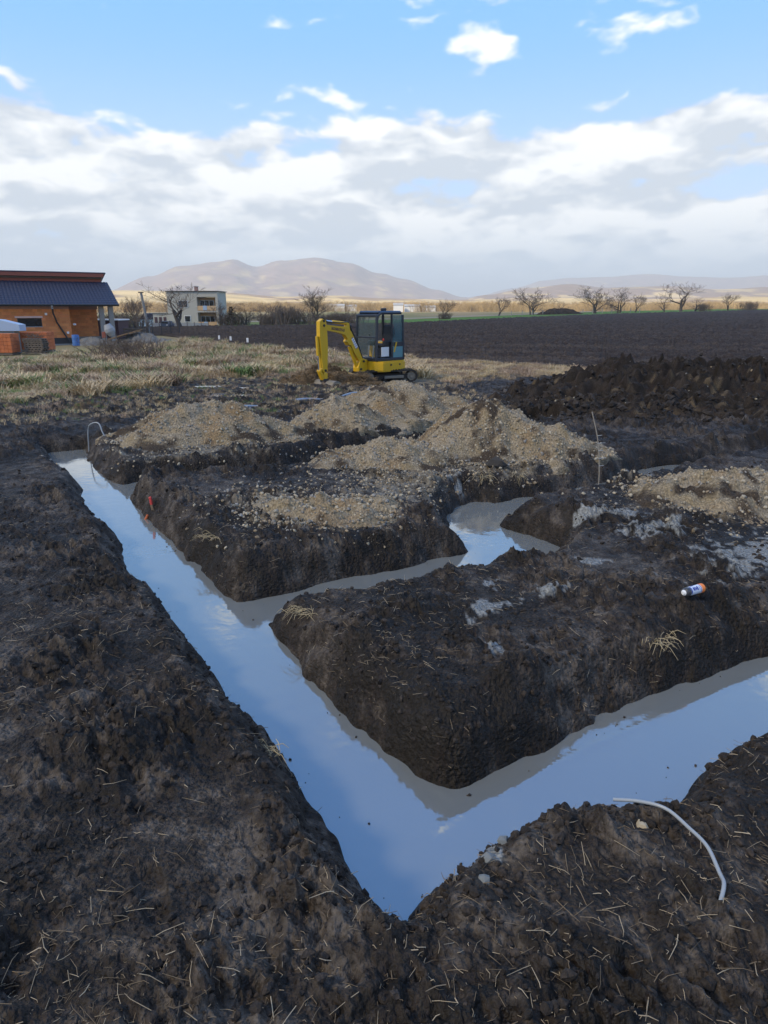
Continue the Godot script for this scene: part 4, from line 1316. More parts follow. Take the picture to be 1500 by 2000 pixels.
func make_trees() -> void:
	var kinds := [tree_meshes(101, 2.9, 0.85, 1), tree_meshes(102, 2.5, 1.05, 1), tree_meshes(103, 2.4, 0.8, 3), tree_meshes(104, 2.2, 1.0, 2), tree_meshes(105, 2.8, 0.6, 2)]
	rng.seed = 600
	# pixel column of the photograph is only where each stood when measured; positions are metres
	var row := [
		[0, -39.7, -138.0, 8.4, "spreading bare tree in front of the cream house", 1.25],
		[2, -15.0, -158.0, 7.9, "bare tree with forked stem standing alone on the green verge", 1.1],
		[4, -39.0, -110.0, 5.6, "slim bare tree with upright limbs behind the wire fence", 0.9],
		[4, -40.6, -112.0, 5.2, "second slim bare tree behind the wire fence, leaning to the pole", 0.8],
		[3, -34.5, -150.0, 5.2, "crooked low fruit tree at the corner of the cream house", 1.3],
		[3, -29.0, -148.0, 4.6, "low bare fruit tree with many stems right of the dark conifer", 1.5],
		[1, -26.5, -152.0, 4.4, "low wide bare fruit tree in the garden row", 1.5],
		[3, -22.0, -150.0, 4.8, "bare fruit tree at the end of the garden row by the thicket", 1.3],
		[4, 15.6, -190.0, 5.3, "small pale bare tree on the verge right of the excavator", 1.1],
		[4, 46.0, -285.0, 7.6, "slender faint bare tree beyond the green strip", 1.1],
		[2, 58.5, -280.0, 10.4, "dense bare tree with several stems above the earth pile", 1.25],
		[1, 70.5, -280.0, 5.2, "small low bare tree with flat crown beside the earth pile", 1.5],
		[2, 83.0, -279.0, 10.6, "broad bare tree, the bigger of the pair by the field", 1.15],
		[3, 92.5, -280.0, 9.6, "rounded bare tree, the smaller of the pair by the field", 1.15],
		[4, 103.0, -292.0, 7.6, "faint slim bare tree standing farther back by the road", 1.0],
		[1, 109.5, -278.0, 7.2, "crooked dark bare tree leaning against the tallest tree", 1.0],
		[0, 115.5, -277.0, 11.4, "tallest bare tree on the far side of the ploughed field", 1.2],
		[1, 122.5, -280.0, 5.2, "small flat-topped bare tree next to the tallest tree", 1.6],
		[4, 140.0, -290.0, 7.2, "thin bare tree standing alone near the end of the field", 1.1]]
	for q in row:
		plant_tree(kinds[q[0]], q[4], Vector3(q[1], lie(q[1], q[2]) + 0.15, q[2]), q[3] * 1.04, rnd(0, TAU), M.twig, q[5])
	# shrubs
	var bm := [bush_mesh(301, 130, 1.3, 0.02), bush_mesh(302, 150, 1.6, 0.018)]
	rng.seed = 601
	var sh := [[-34.5, -93.0, 2.9, 1.4, "dense dark shrub behind the wire fence"], [-37.5, -95.0, 2.6, 1.5, "wide dark shrub beside the slim trees behind the fence"], [-40.8, -97.0, 2.4, 1.3, "dark shrub nearest the dark red shed"], [-31.5, -149.0, 2.8, 1.2, "grey bare shrub under the crooked fruit tree"], [-20.0, -143.0, 3.9, 1.0, "tall brown thicket at the end of the garden row"], [-17.6, -144.0, 3.2, 1.0, "brown thicket with feathery top beside the green verge"], [-23.2, -143.5, 2.5, 1.1, "low dark hedge shrub in front of the thicket"], [-12.2, -140.0, 2.2, 1.4, "first hedge shrub behind the excavator arm"], [-9.3, -139.0, 2.3, 1.4, "middle hedge shrub behind the excavator arm"], [-6.5, -138.5, 2.4, 1.4, "last hedge shrub, half hidden by the excavator cab"], [128.5, -286.0, 3.2, 1.0, "round shrub on the verge right of the flat-topped tree"], [147.0, -288.0, 3.6, 1.0, "round shrub near the end of the field"], [16.0, -188.0, 1.8, 1.2, "low shrub at the foot of the small pale tree"]]
	for k in sh.size():
		var q: Array = sh[k]
		var o := single("shrub", bm[k % 2], M.twig, q[4], "shrub", Vector3(q[0], lie(q[0], q[1]) + 0.15, q[1]), "bare shrubs round the fields")
		o.scale = Vector3(q[2] * q[3], q[2], q[2] * q[3])
		o.rotation.y = k * 1.3
	# dark conifer
	var t := thing("conifer", "dark brown pointed conifer beside the cream house", "tree", Vector3(-31.6, lie(-31.6, -147), -147))
	var mb := MB.new()
	mb.tube([Vector3(0, 0, 0), Vector3(0, 3.2, 0)], [0.12, 0.05], 6)
	part("trunk", mb.mesh(), M.bark, t)
	mb = MB.new()
	for k in 900:
		var h := rnd(0.25, 3.9)
		var r := 1.35 * pow(clampf((4.0 - h) / 3.2, 0.05, 1.0), 0.6) * sqrt(rnd(0.25, 1.0))
		var a := rnd(0, TAU)
		var o := Vector3(cos(a) * r, h, sin(a) * r)
		var d := Vector3(cos(a), 0.6, sin(a)) * rnd(0.15, 0.3)
		var s := Vector3(-sin(a), rnd(-0.3, 0.3), cos(a)) * 0.09
		mb.tri(o - s, o + s, o + d)
	part("crown", mb.mesh(), M.conifer, t)
	# earth pile beyond the field, posts of the roadside fence
	for k in 14:
		var x := 47.0 + k * 4.2
		var z := -262.0 - k * 1.6
		box_single("fence_post", Vector3(x, lie(x, z) + 1.0, z), Vector3(0.22, 1.9, 0.22), M.cement, "pale concrete post by the green field, %s counted from the excavator side" % ["first", "second", "third", "fourth", "fifth", "sixth", "seventh", "eighth", "ninth", "tenth", "eleventh", "twelfth", "thirteenth", "last"][k], "post", "fence posts along the green field")
	heap("soil_heap", "dark earth pile between the trees beyond the ploughed field", "soil heap", [66.0, -268.0, 9.0, 2.5, 0.0, 2.4, 3.0, 0.3], 16, 50, 1, 0)
	# dry brush lying in the meadow
	for q in [[-14.6, -40.0, 1.15, 2.4, "dark brush mound in the meadow below the ploughed field"], [-7.9, -24.5, 0.42, 2.6, "flat pile of black twigs lying on the green grass"], [-17.5, -47.0, 0.9, 2.2, "dark weedy hummock near the grey gravel heap"]]:
		var o := single("brush_pile", bush_mesh(311 + int(q[3] * 10), 120, 2.6, 0.02), M.twig, q[4], "brush pile", Vector3(q[0], lie(q[0], q[1]), q[1]))
		o.scale = Vector3(q[2] * q[3] * 0.5, q[2], q[2] * q[3] * 0.45)

func box_single(called: String, at: Vector3, size: Vector3, m: Material, label: String, category: String, group := "") -> void:
	var mb := MB.new()
	mb.box(Vector3.ZERO, size)
	single(called, mb.mesh(), m, label, category, at, group)

func make_village() -> void:
	rng.seed = 700
	# a sunlit belt of bare wood on the plain
	var xs := []
	var cs := []
	for k in 1500:
		var az := deg_to_rad(rnd(-32, 42))
		var r := rnd(600, 1050)
		var h := rnd(4.0, 11.0)
		var x := sin(az) * r
		var z := -cos(az) * r
		xs.append(Transform3D(Basis(Vector3.UP, rnd(0, TAU)).scaled_local(Vector3(h * rnd(0.9, 1.6), h, h * rnd(0.9, 1.6))), Vector3(x, lie(x, z) - 0.5, z)))
		cs.append(Color(0.50, 0.36, 0.18) * rnd(0.6, 1.2))
	var o := multi("woodland", bush_mesh(320, 70, 1.3, 0.012), M.tint, xs, cs, self)
	o.set_meta("label", "sunlit golden belt of bare trees and reeds on the far plain")
	o.set_meta("category", "woodland")
	var hs := [[-44.0, -640.0, 17.0, 5.0, "long low cream building in the far village, left of the excavator"], [-30.0, -660.0, 9.0, 4.5, "small cream house beside the long low village building"], [12.0, -600.0, 8.0, 5.5, "white village house directly behind the excavator cab"], [24.0, -610.0, 13.0, 4.6, "white hall with grey roof right of the excavator cab"], [40.0, -640.0, 12.0, 3.6, "flat white shed at the end of the far village"]]
	for q in hs:
		var t := thing("village_house", q[4], "house", Vector3(q[0], lie(q[0], q[1]), q[1]), 0.0, "houses of the far village")
		box_part("wall", Vector3(0, q[3] / 2, 0), Vector3(q[2], q[3], 8), M.white, t)
		var mb := MB.new()
		mb.prism(PackedVector2Array([Vector2(-4.3, q[3] - 0.02), Vector2(4.3, q[3] - 0.02), Vector2(0, q[3] + 1.6)]), Transform3D(Basis(Vector3.UP, PI / 2), Vector3.ZERO), q[2] + 0.6)
		part("roof", mb.mesh(), M.grey, t)

# ------------------------------------------------------------------ excavator
func cyl(parent: Node, called: String, a: Vector3, b: Vector3, share: float, r: float) -> void:
	var m := a.lerp(b, share)
	var mb := MB.new()
	mb.tube([a, a.lerp(m, 0.98), m], [r, r, r * 0.8], 10)
	var o := part(called, mb.mesh(), M.yellow, parent)
	mb = MB.new()
	mb.tube([m, b], [r * 0.5, r * 0.5], 8)
	part("rod", mb.mesh(), M.chrome, o)

func make_excavator() -> void:
	var S := Vector3(-0.05, lie(-0.05, -23.3), -23.3)
	var t := thing("mini_excavator", "yellow mini excavator with dark blue cab and raised bent boom", "excavator", S, deg_to_rad(-135.0))
	# local axes: x forward, y up, z to the machine's right; the door is on the -z side
	var mb: MB
	var ub := Basis(Vector3.UP, deg_to_rad(-20.0))
	for s in [-1.0, 1.0]:
		var tr := Node3D.new()
		tr.name = "track"
		t.add_child(tr, true)
		tr.transform = Transform3D(ub, ub * Vector3(0.0, 0.0, 0.56 * s))
		mb = MB.new()
		var outer := PackedVector2Array()
		for k in 12: outer.append(Vector2(0.76 + 0.20 * sin(PI * k / 11), 0.22 - 0.20 * cos(PI * k / 11)))
		for k in 12: outer.append(Vector2(-0.76 - 0.20 * sin(PI * k / 11), 0.22 + 0.20 * cos(PI * k / 11)))
		var inner := PackedVector2Array()
		for k in outer.size():
			var q := outer[k]
			inner.append(Vector2(q.x * 0.955, 0.22 + (q.y - 0.22) * 0.78))
		for k in outer.size():
			var k2 := (k + 1) % outer.size()
			var pa := [Vector3(outer[k].x, outer[k].y, -0.15), Vector3(outer[k2].x, outer[k2].y, -0.15), Vector3(outer[k2].x, outer[k2].y, 0.15), Vector3(outer[k].x, outer[k].y, 0.15)]
			var pi := [Vector3(inner[k].x, inner[k].y, -0.15), Vector3(inner[k2].x, inner[k2].y, -0.15), Vector3(inner[k2].x, inner[k2].y, 0.15), Vector3(inner[k].x, inner[k].y, 0.15)]
			mb.quad(pa[0], pa[1], pa[2], pa[3])
			mb.quad(pi[3], pi[2], pi[1], pi[0])
			mb.quad(pa[1], pa[0], pi[0], pi[1])
			mb.quad(pa[3], pa[2], pi[2], pi[3])
		for k in 14:
			for y in [0.01, 0.43]: mb.box(Vector3(-0.75 + k * 0.115, y, 0), Vector3(0.05, 0.03, 0.3))
		part("tread", mb.mesh(), M.rubber, tr)
		box_part("frame", Vector3(0, 0.2, 0), Vector3(1.3, 0.16, 0.14), M.rubber, tr, 0.02)
		box_part("frame_plate", Vector3(-0.1, 0.2, -0.12 * 1.0), Vector3(0.7, 0.09, 0.05), M.steel, tr, 0.01)
		for q in [[-0.76, 0.155], [0.76, 0.145], [-0.4, 0.07], [-0.1, 0.07], [0.2, 0.07], [0.48, 0.07]]:
			mb = MB.new()
			mb.lathe([Vector2(0, -0.12), Vector2(q[1] * 0.45, -0.13), Vector2(q[1] * 0.5, -0.10), Vector2(q[1], -0.10), Vector2(q[1], 0.10), Vector2(0, 0.12)], Transform3D(Basis(Vector3.RIGHT, PI / 2), Vector3.ZERO), 16)
			part("wheel", mb.mesh(), M.steel if q[1] > 0.1 else M.rubber, tr, Vector3(q[0], 0.22 if q[1] > 0.1 else 0.12, 0))
	mb = MB.new()
	mb.lathe([Vector2(0, 0.2), Vector2(0.4, 0.2), Vector2(0.4, 0.42), Vector2(0, 0.42)], Transform3D(), 20)
	mb.box(Vector3(0, 0.25, 0), Vector3(0.9, 0.16, 0.95), ub, 0.03)
	part("turntable", mb.mesh(), M.rubber, t)
	# dozer blade in front of the tracks
	mb = MB.new()
	mb.prism(PackedVector2Array([Vector2(1.28, 0.02), Vector2(1.34, 0.02), Vector2(1.30, 0.2), Vector2(1.36, 0.36), Vector2(1.30, 0.36), Vector2(1.23, 0.2)]), Transform3D(ub, Vector3.ZERO), 1.4)
	for s in [-1.0, 1.0]: mb.bar(ub * Vector3(0.5, 0.22, 0.3 * s), ub * Vector3(1.26, 0.2, 0.3 * s), 0.08, 0.08)
	part("blade", mb.mesh(), M.yellow, t)
	# upper body
	var plan := PackedVector2Array()
	for k in 15:
		var a := PI * (0.5 + float(k) / 14.0)
		plan.append(Vector2(cos(a) * 0.74 - 0.06, -sin(a) * 0.70))
	plan.append(Vector2(0.62, 0.66)); plan.append(Vector2(0.80, 0.45)); plan.append(Vector2(0.80, -0.42)); plan.append(Vector2(0.66, -0.62))
	var flat := Transform3D(Basis(Vector3(1, 0, 0), Vector3(0, 0, -1), Vector3(0, 1, 0)), Vector3.ZERO)
	mb = MB.new()
	mb.prism(plan, Transform3D(flat.basis, Vector3(0, 0.54, 0)), 0.24)
	var small := PackedVector2Array()
	for q in plan: small.append(q * 0.965)
	mb.prism(small, Transform3D(flat.basis, Vector3(0, 0.685, 0)), 0.05)
	mb.prism(small, Transform3D(flat.basis, Vector3(0, 0.40, 0)), 0.04)
	var body := part("body", mb.mesh(), M.yellow, t)
	for q in [[-0.1, 0.6], [0.3, 0.6]]: box_part("recess", Vector3(q[0], q[1], -0.703), Vector3(0.05, 0.05, 0.02), M.black, body)
	box_part("engine_hood", Vector3(-0.28, 1.0, 0.26), Vector3(0.72, 0.6, 0.7), M.yellow, t, 0.06)
	# cab: posts, roof, panels, panes
	var cab := Node3D.new()
	cab.name = "cab"
	t.add_child(cab, true)
	mb = MB.new()
	var X0 := -0.52
	var X1 := 0.74
	var Z0 := -0.46
	var Z1 := 0.50
	for q in [[X1, Z0], [X1, Z1], [X0, Z0], [X0, Z1]]:
		mb.bar(Vector3(q[0], 0.72, q[1]), Vector3(q[0] - (0.06 if q[0] > 0 else -0.03), 2.16, q[1] * 0.94), 0.085, 0.085, 0.02)
	mb.bar(Vector3(0.02, 0.72, Z0), Vector3(0.02, 2.2, Z0 * 0.95), 0.07, 0.06, 0.015)
	for z in [Z0, Z1]:
		mb.bar(Vector3(X0, 0.76, z), Vector3(X1, 0.76, z), 0.07, 0.1, 0.015)
		mb.tube([Vector3(X1 - 0.05, 2.0, z * 0.95), Vector3(X1 - 0.10, 2.13, z * 0.94), Vector3(X1 - 0.24, 2.21, z * 0.93), Vector3(X0 + 0.1, 2.21, z * 0.93)], [0.045, 0.045, 0.045, 0.045], 8)
	mb.bar(Vector3(X1, 0.77, Z0), Vector3(X1, 0.77, Z1), 0.08, 0.12, 0.015)
	mb.bar(Vector3(X1 - 0.03, 1.46, Z0), Vector3(X1 - 0.03, 1.46, Z1), 0.05, 0.05, 0.01)
	mb.bar(Vector3(X1 - 0.06, 2.13, Z0), Vector3(X1 - 0.06, 2.13, Z1), 0.09, 0.09, 0.02)
	mb.bar(Vector3(X0 + 0.02, 1.25, Z0), Vector3(X0 + 0.02, 1.25, Z1), 0.06, 0.06, 0.01)
	part("frame", mb.mesh(), M.cabgrey, cab)
	mb = MB.new()
	mb.box(Vector3((X0 + X1) / 2 - 0.03, 2.235, 0.02), Vector3(X1 - X0 - 0.14, 0.09, Z1 - Z0 - 0.08), Basis(), 0.04)
	var roof := part("roof", mb.mesh(), mat(lin(0.035, 0.06, 0.11), 0.22), cab)
	for q in [Vector3(0.3, 2.32, -0.3), Vector3(-0.2, 2.32, 0.1)]: box_part("beacon_foot", q, Vector3(0.12, 0.09, 0.12), M.black, roof, 0.03)
	box_part("floor", Vector3(0.1, 0.76, 0.02), Vector3(1.2, 0.06, 0.9), M.black, cab)
	box_part("front_window", Vector3(X1 - 0.045, 1.79, 0.02), Vector3(0.012, 0.60, 0.80), M.glass, cab)
	box_part("lower_front_window", Vector3(X1 - 0.01, 1.14, 0.02), Vector3(0.012, 0.58, 0.80), M.glass, cab)
	box_part("side_window", Vector3(0.1, 1.55, Z1 - 0.01), Vector3(1.1, 1.1, 0.012), M.glass, cab)
	box_part("rear_window", Vector3(X0, 1.7, 0.02), Vector3(0.012, 0.8, 0.82), M.glass, cab)
	box_part("door_window", Vector3(-0.25, 1.66, Z0 + 0.005), Vector3(0.46, 0.98, 0.014), mat(Color(0.26, 0.46, 0.50, 0.4), 0.05), cab)
	cab.get_node("door_window").material_override.transparency = BaseMaterial3D.TRANSPARENCY_ALPHA
	box_part("door_panel", Vector3(-0.25, 0.98, Z0 - 0.005), Vector3(0.46, 0.36, 0.03), M.teal, cab, 0.01)
	mb = MB.new()
	mb.prism(PackedVector2Array([Vector2(-0.03, 0.98), Vector2(-0.09, 0.98), Vector2(-0.20, 1.30), Vector2(-0.14, 1.30)]), Transform3D(Basis(), Vector3(0, 0, Z0 - 0.024)), 0.006)
	part("door_stripe", mb.mesh(), M.yellow, cab)
	box_part("door_lock_panel", Vector3(-0.27, 1.22, Z0 - 0.003), Vector3(0.44, 0.16, 0.028), M.cabgrey, cab, 0.01)
	mb = MB.new()
	mb.tube([Vector3(-0.02, 1.75, Z0 - 0.03), Vector3(-0.02, 1.70, Z0 - 0.07), Vector3(-0.02, 1.55, Z0 - 0.07), Vector3(-0.02, 1.5, Z0 - 0.03)], [0.014, 0.014, 0.014, 0.014], 6)
	part("door_handle", mb.mesh(), M.black, cab)
	# inside
	var seat := Node3D.new()
	seat.name = "seat"
	t.add_child(seat, true)
	box_part("cushion", Vector3(-0.05, 1.18, 0.0), Vector3(0.48, 0.14, 0.48), M.black, seat, 0.05)
	box_part("backrest", Vector3(-0.28, 1.52, 0.0), Vector3(0.14, 0.62, 0.46), M.black, seat, 0.05, Basis(Vector3.BACK, 0.15))
	box_part("seat_base", Vector3(-0.1, 0.95, 0.0), Vector3(0.5, 0.34, 0.5), M.cabgrey, seat, 0.02)
	for s in [-1.0, 1.0]:
		box_part("console", Vector3(0.12, 1.25, 0.33 * s), Vector3(0.36, 0.18, 0.12), M.black, t, 0.03)
		mb = MB.new()
		mb.tube([Vector3(0.24, 1.33, 0.33 * s), Vector3(0.27, 1.48, 0.33 * s), Vector3(0.28, 1.55, 0.33 * s)], [0.012, 0.012, 0.028], 8)
		part("control_lever", mb.mesh(), M.black, t)
	box_part("red_grip", Vector3(0.30, 1.38, -0.34), Vector3(0.07, 0.08, 0.06), M.red, t, 0.02)
	box_part("warning_tag", Vector3(-0.18, 1.78, -0.3), Vector3(0.04, 0.14, 0.05), M.red, t, 0.01)
	box_part("document_sheet", Vector3(0.28, 1.0, -0.40), Vector3(0.34, 0.30, 0.02), M.white, t)
	for z in [-0.1, 0.12]:
		mb = MB.new()
		mb.bar(Vector3(0.55, 0.8, z), Vector3(0.5, 1.2, z), 0.03, 0.03)
		part("travel_lever", mb.mesh(), M.grey, t)
	mb = MB.new()
	mb.tube([Vector3(0.7, 1.75, Z1), Vector3(0.85, 1.78, Z1 + 0.12)], [0.012, 0.012], 6)
	mb.box(Vector3(0.86, 1.72, Z1 + 0.14), Vector3(0.04, 0.26, 0.14), Basis(), 0.015)
	part("mirror", mb.mesh(), M.black, t)
	# swing bracket, boom, arm
	mb = MB.new()
	mb.box(Vector3(0.88, 0.56, 0), Vector3(0.22, 0.40, 0.22), Basis(), 0.03)
	mb.prism(PackedVector2Array([Vector2(0.86, 0.36), Vector2(1.2, 0.4), Vector2(1.22, 0.52), Vector2(1.12, 0.78), Vector2(0.96, 0.8), Vector2(0.86, 0.7)]), Transform3D(), 0.26)
	for y in [0.42, 0.7]: mb.tube([Vector3(0.88, y - 0.05, 0), Vector3(0.88, y + 0.05, 0)], [0.14, 0.14], 12)
	var br := part("swing_bracket", mb.mesh(), M.yellow, t)
	for q in [[1.0, 0.72], [1.12, 0.48]]:
		mb = MB.new()
		mb.tube([Vector3(q[0], q[1], -0.17), Vector3(q[0], q[1], 0.17)], [0.035, 0.035], 10)
		part("pin", mb.mesh(), M.black, br)
	mb = MB.new()
	mb.prism(PackedVector2Array([Vector2(0.94, 0.70), Vector2(1.06, 0.64), Vector2(1.36, 1.02), Vector2(1.58, 1.40), Vector2(1.72, 1.56), Vector2(2.0, 1.64), Vector2(2.62, 1.74), Vector2(2.66, 1.82), Vector2(2.62, 1.90), Vector2(2.1, 1.84), Vector2(1.70, 1.81), Vector2(1.56, 1.76), Vector2(1.44, 1.62), Vector2(1.16, 1.12)]), Transform3D(), 0.17)
	mb.prism(PackedVector2Array([Vector2(1.48, 1.66), Vector2(1.66, 1.78), Vector2(1.62, 1.92), Vector2(1.52, 1.92)]), Transform3D(), 0.10)
	mb.prism(PackedVector2Array([Vector2(1.44, 1.26), Vector2(1.60, 1.44), Vector2(1.66, 1.36), Vector2(1.56, 1.24)]), Transform3D(), 0.20)
	var boom := part("boom", mb.mesh(), M.yellow, t)
	var font := SystemFont.new()
	font.font_names = PackedStringArray(["Droid Sans"])
	font.font_weight = 700
	var tm := TextMesh.new()
	tm.text = "KOMATSU"
	tm.font = font
	tm.font_size = 32
	tm.pixel_size = 0.0036
	tm.depth = 0.006
	var lt := part("lettering", tm, M.print, boom, Vector3(2.02, 1.735, -0.089))
	lt.rotation = Vector3(0, PI, 0)
	lt.basis = Basis(Vector3.BACK, 0.14) * lt.basis
	var pl := box_part("sticker", Vector3(1.335, 1.30, -0.089), Vector3(0.10, 0.34, 0.006), M.white, boom, 0.0, Basis(Vector3.BACK, -0.56))
	for k in 6: box_part("sticker_print", Vector3(-0.10 + 0.038 * k, -0.15 + 0.062 * k, -0.004).rotated(Vector3.BACK, 0.0) * Vector3(-0.0, 1, 1) + Vector3((-0.15 + 0.062 * k) * 0.62, 0, 0), Vector3(0.05, 0.030, 0.004), M.blue_print, pl, 0.0, Basis(Vector3.BACK, -0.56))
	mb = MB.new()
	mb.prism(PackedVector2Array([Vector2(2.50, 2.02), Vector2(2.62, 2.06), Vector2(2.74, 1.98), Vector2(2.75, 1.5), Vector2(2.66, 0.48), Vector2(2.58, 0.44), Vector2(2.48, 0.5), Vector2(2.44, 1.3), Vector2(2.46, 1.75)]), Transform3D(), 0.16)
	var arm := part("arm", mb.mesh(), M.yellow, t)
	for q in [Vector2(2.58, 1.86), Vector2(2.58, 2.0), Vector2(2.56, 0.52)]:
		mb = MB.new()
		mb.tube([Vector3(q.x, q.y, -0.10), Vector3(q.x, q.y, 0.10)], [0.04, 0.04], 10)
		part("pin", mb.mesh(), M.black, arm)
	cyl(t, "boom_cylinder", Vector3(1.16, 0.52, 0), Vector3(1.56, 1.32, 0), 0.85, 0.055)
	cyl(t, "arm_cylinder", Vector3(1.56, 1.90, 0), Vector3(2.56, 2.01, 0), 0.62, 0.05)
	cyl(t, "bucket_cylinder", Vector3(2.80, 1.55, 0), Vector3(2.76, 0.52, 0), 0.56, 0.05)
	mb = MB.new()
	mb.bar(Vector3(2.76, 0.52, 0), Vector3(2.58, 0.62, 0), 0.14, 0.06, 0.01)
	mb.bar(Vector3(2.76, 0.54, 0), Vector3(2.62, 0.24, 0), 0.16, 0.09, 0.015)
	mb.box(Vector3(2.56, 0.34, 0), Vector3(0.16, 0.22, 0.2), Basis(), 0.02)
	part("bucket_link", mb.mesh(), M.yellow, t)
	mb = MB.new()
	mb.box(Vector3(2.55, 0.22, 0), Vector3(0.20, 0.12, 0.22), Basis(), 0.02)
	part("coupler", mb.mesh(), M.black, t)
	# the wide ditching bucket: a curved shell and two side plates
	var bk := Node3D.new()
	bk.name = "bucket"
	t.add_child(bk, true)
	var prof := []
	for k in 9:
		var a := lerpf(-0.3, 2.7, k / 8.0)
		prof.append(Vector2(2.46 + 0.20 * cos(a), 0.02 + 0.20 * sin(a)))
	mb = MB.new()
	for k in 8:
		var a: Vector2 = prof[k]
		var b: Vector2 = prof[k + 1]
		var i := a.lerp(Vector2(2.46, 0.02), 0.1)
		var j := b.lerp(Vector2(2.46, 0.02), 0.1)
		mb.quad(Vector3(a.x, a.y, -0.48), Vector3(a.x, a.y, 0.48), Vector3(b.x, b.y, 0.48), Vector3(b.x, b.y, -0.48))
		mb.quad(Vector3(i.x, i.y, 0.48), Vector3(i.x, i.y, -0.48), Vector3(j.x, j.y, -0.48), Vector3(j.x, j.y, 0.48))
	part("shell", mb.mesh(), M.steel, bk)
	for s in [-1.0, 1.0]:
		mb = MB.new()
		mb.prism(PackedVector2Array(prof), Transform3D(Basis(), Vector3(0, 0, 0.48 * s)), 0.025)
		part("side_plate", mb.mesh(), M.steel, bk)
	for k in 2:
		mb = MB.new()
		mb.tube([Vector3(0.95, 0.8, 0.05 - 0.1 * k), Vector3(1.1, 1.2, 0.03 - 0.06 * k), Vector3(1.38, 1.68, 0.03 - 0.06 * k), Vector3(1.56, 1.95, 0.03 - 0.06 * k), Vector3(1.9, 1.93, 0.04 - 0.08 * k), Vector3(2.4, 1.96, 0.04 - 0.08 * k), Vector3(2.6, 2.1, 0.03 - 0.06 * k)], [0.018, 0.018, 0.018, 0.018, 0.018, 0.018, 0.018], 6)
		part("hydraulic_hose", mb.mesh(), M.black, t)

# ------------------------------------------------------------------ small things on the site
func curve(pts: Array, n: int) -> Array:
	var out := []
	for k in n + 1:
		var t := float(k) / n * (pts.size() - 1)
		var i := mini(int(t), pts.size() - 2)
		var p0: Vector3 = pts[maxi(i - 1, 0)]
		var p1: Vector3 = pts[i]
		var p2: Vector3 = pts[i + 1]
		var p3: Vector3 = pts[mini(i + 2, pts.size() - 1)]
		out.append(p1.cubic_interpolate(p2, p0, p3, t - i))
	return out

func same(r: float, n: int) -> Array:
	var a := []
	for k in n: a.append(r)
	return a

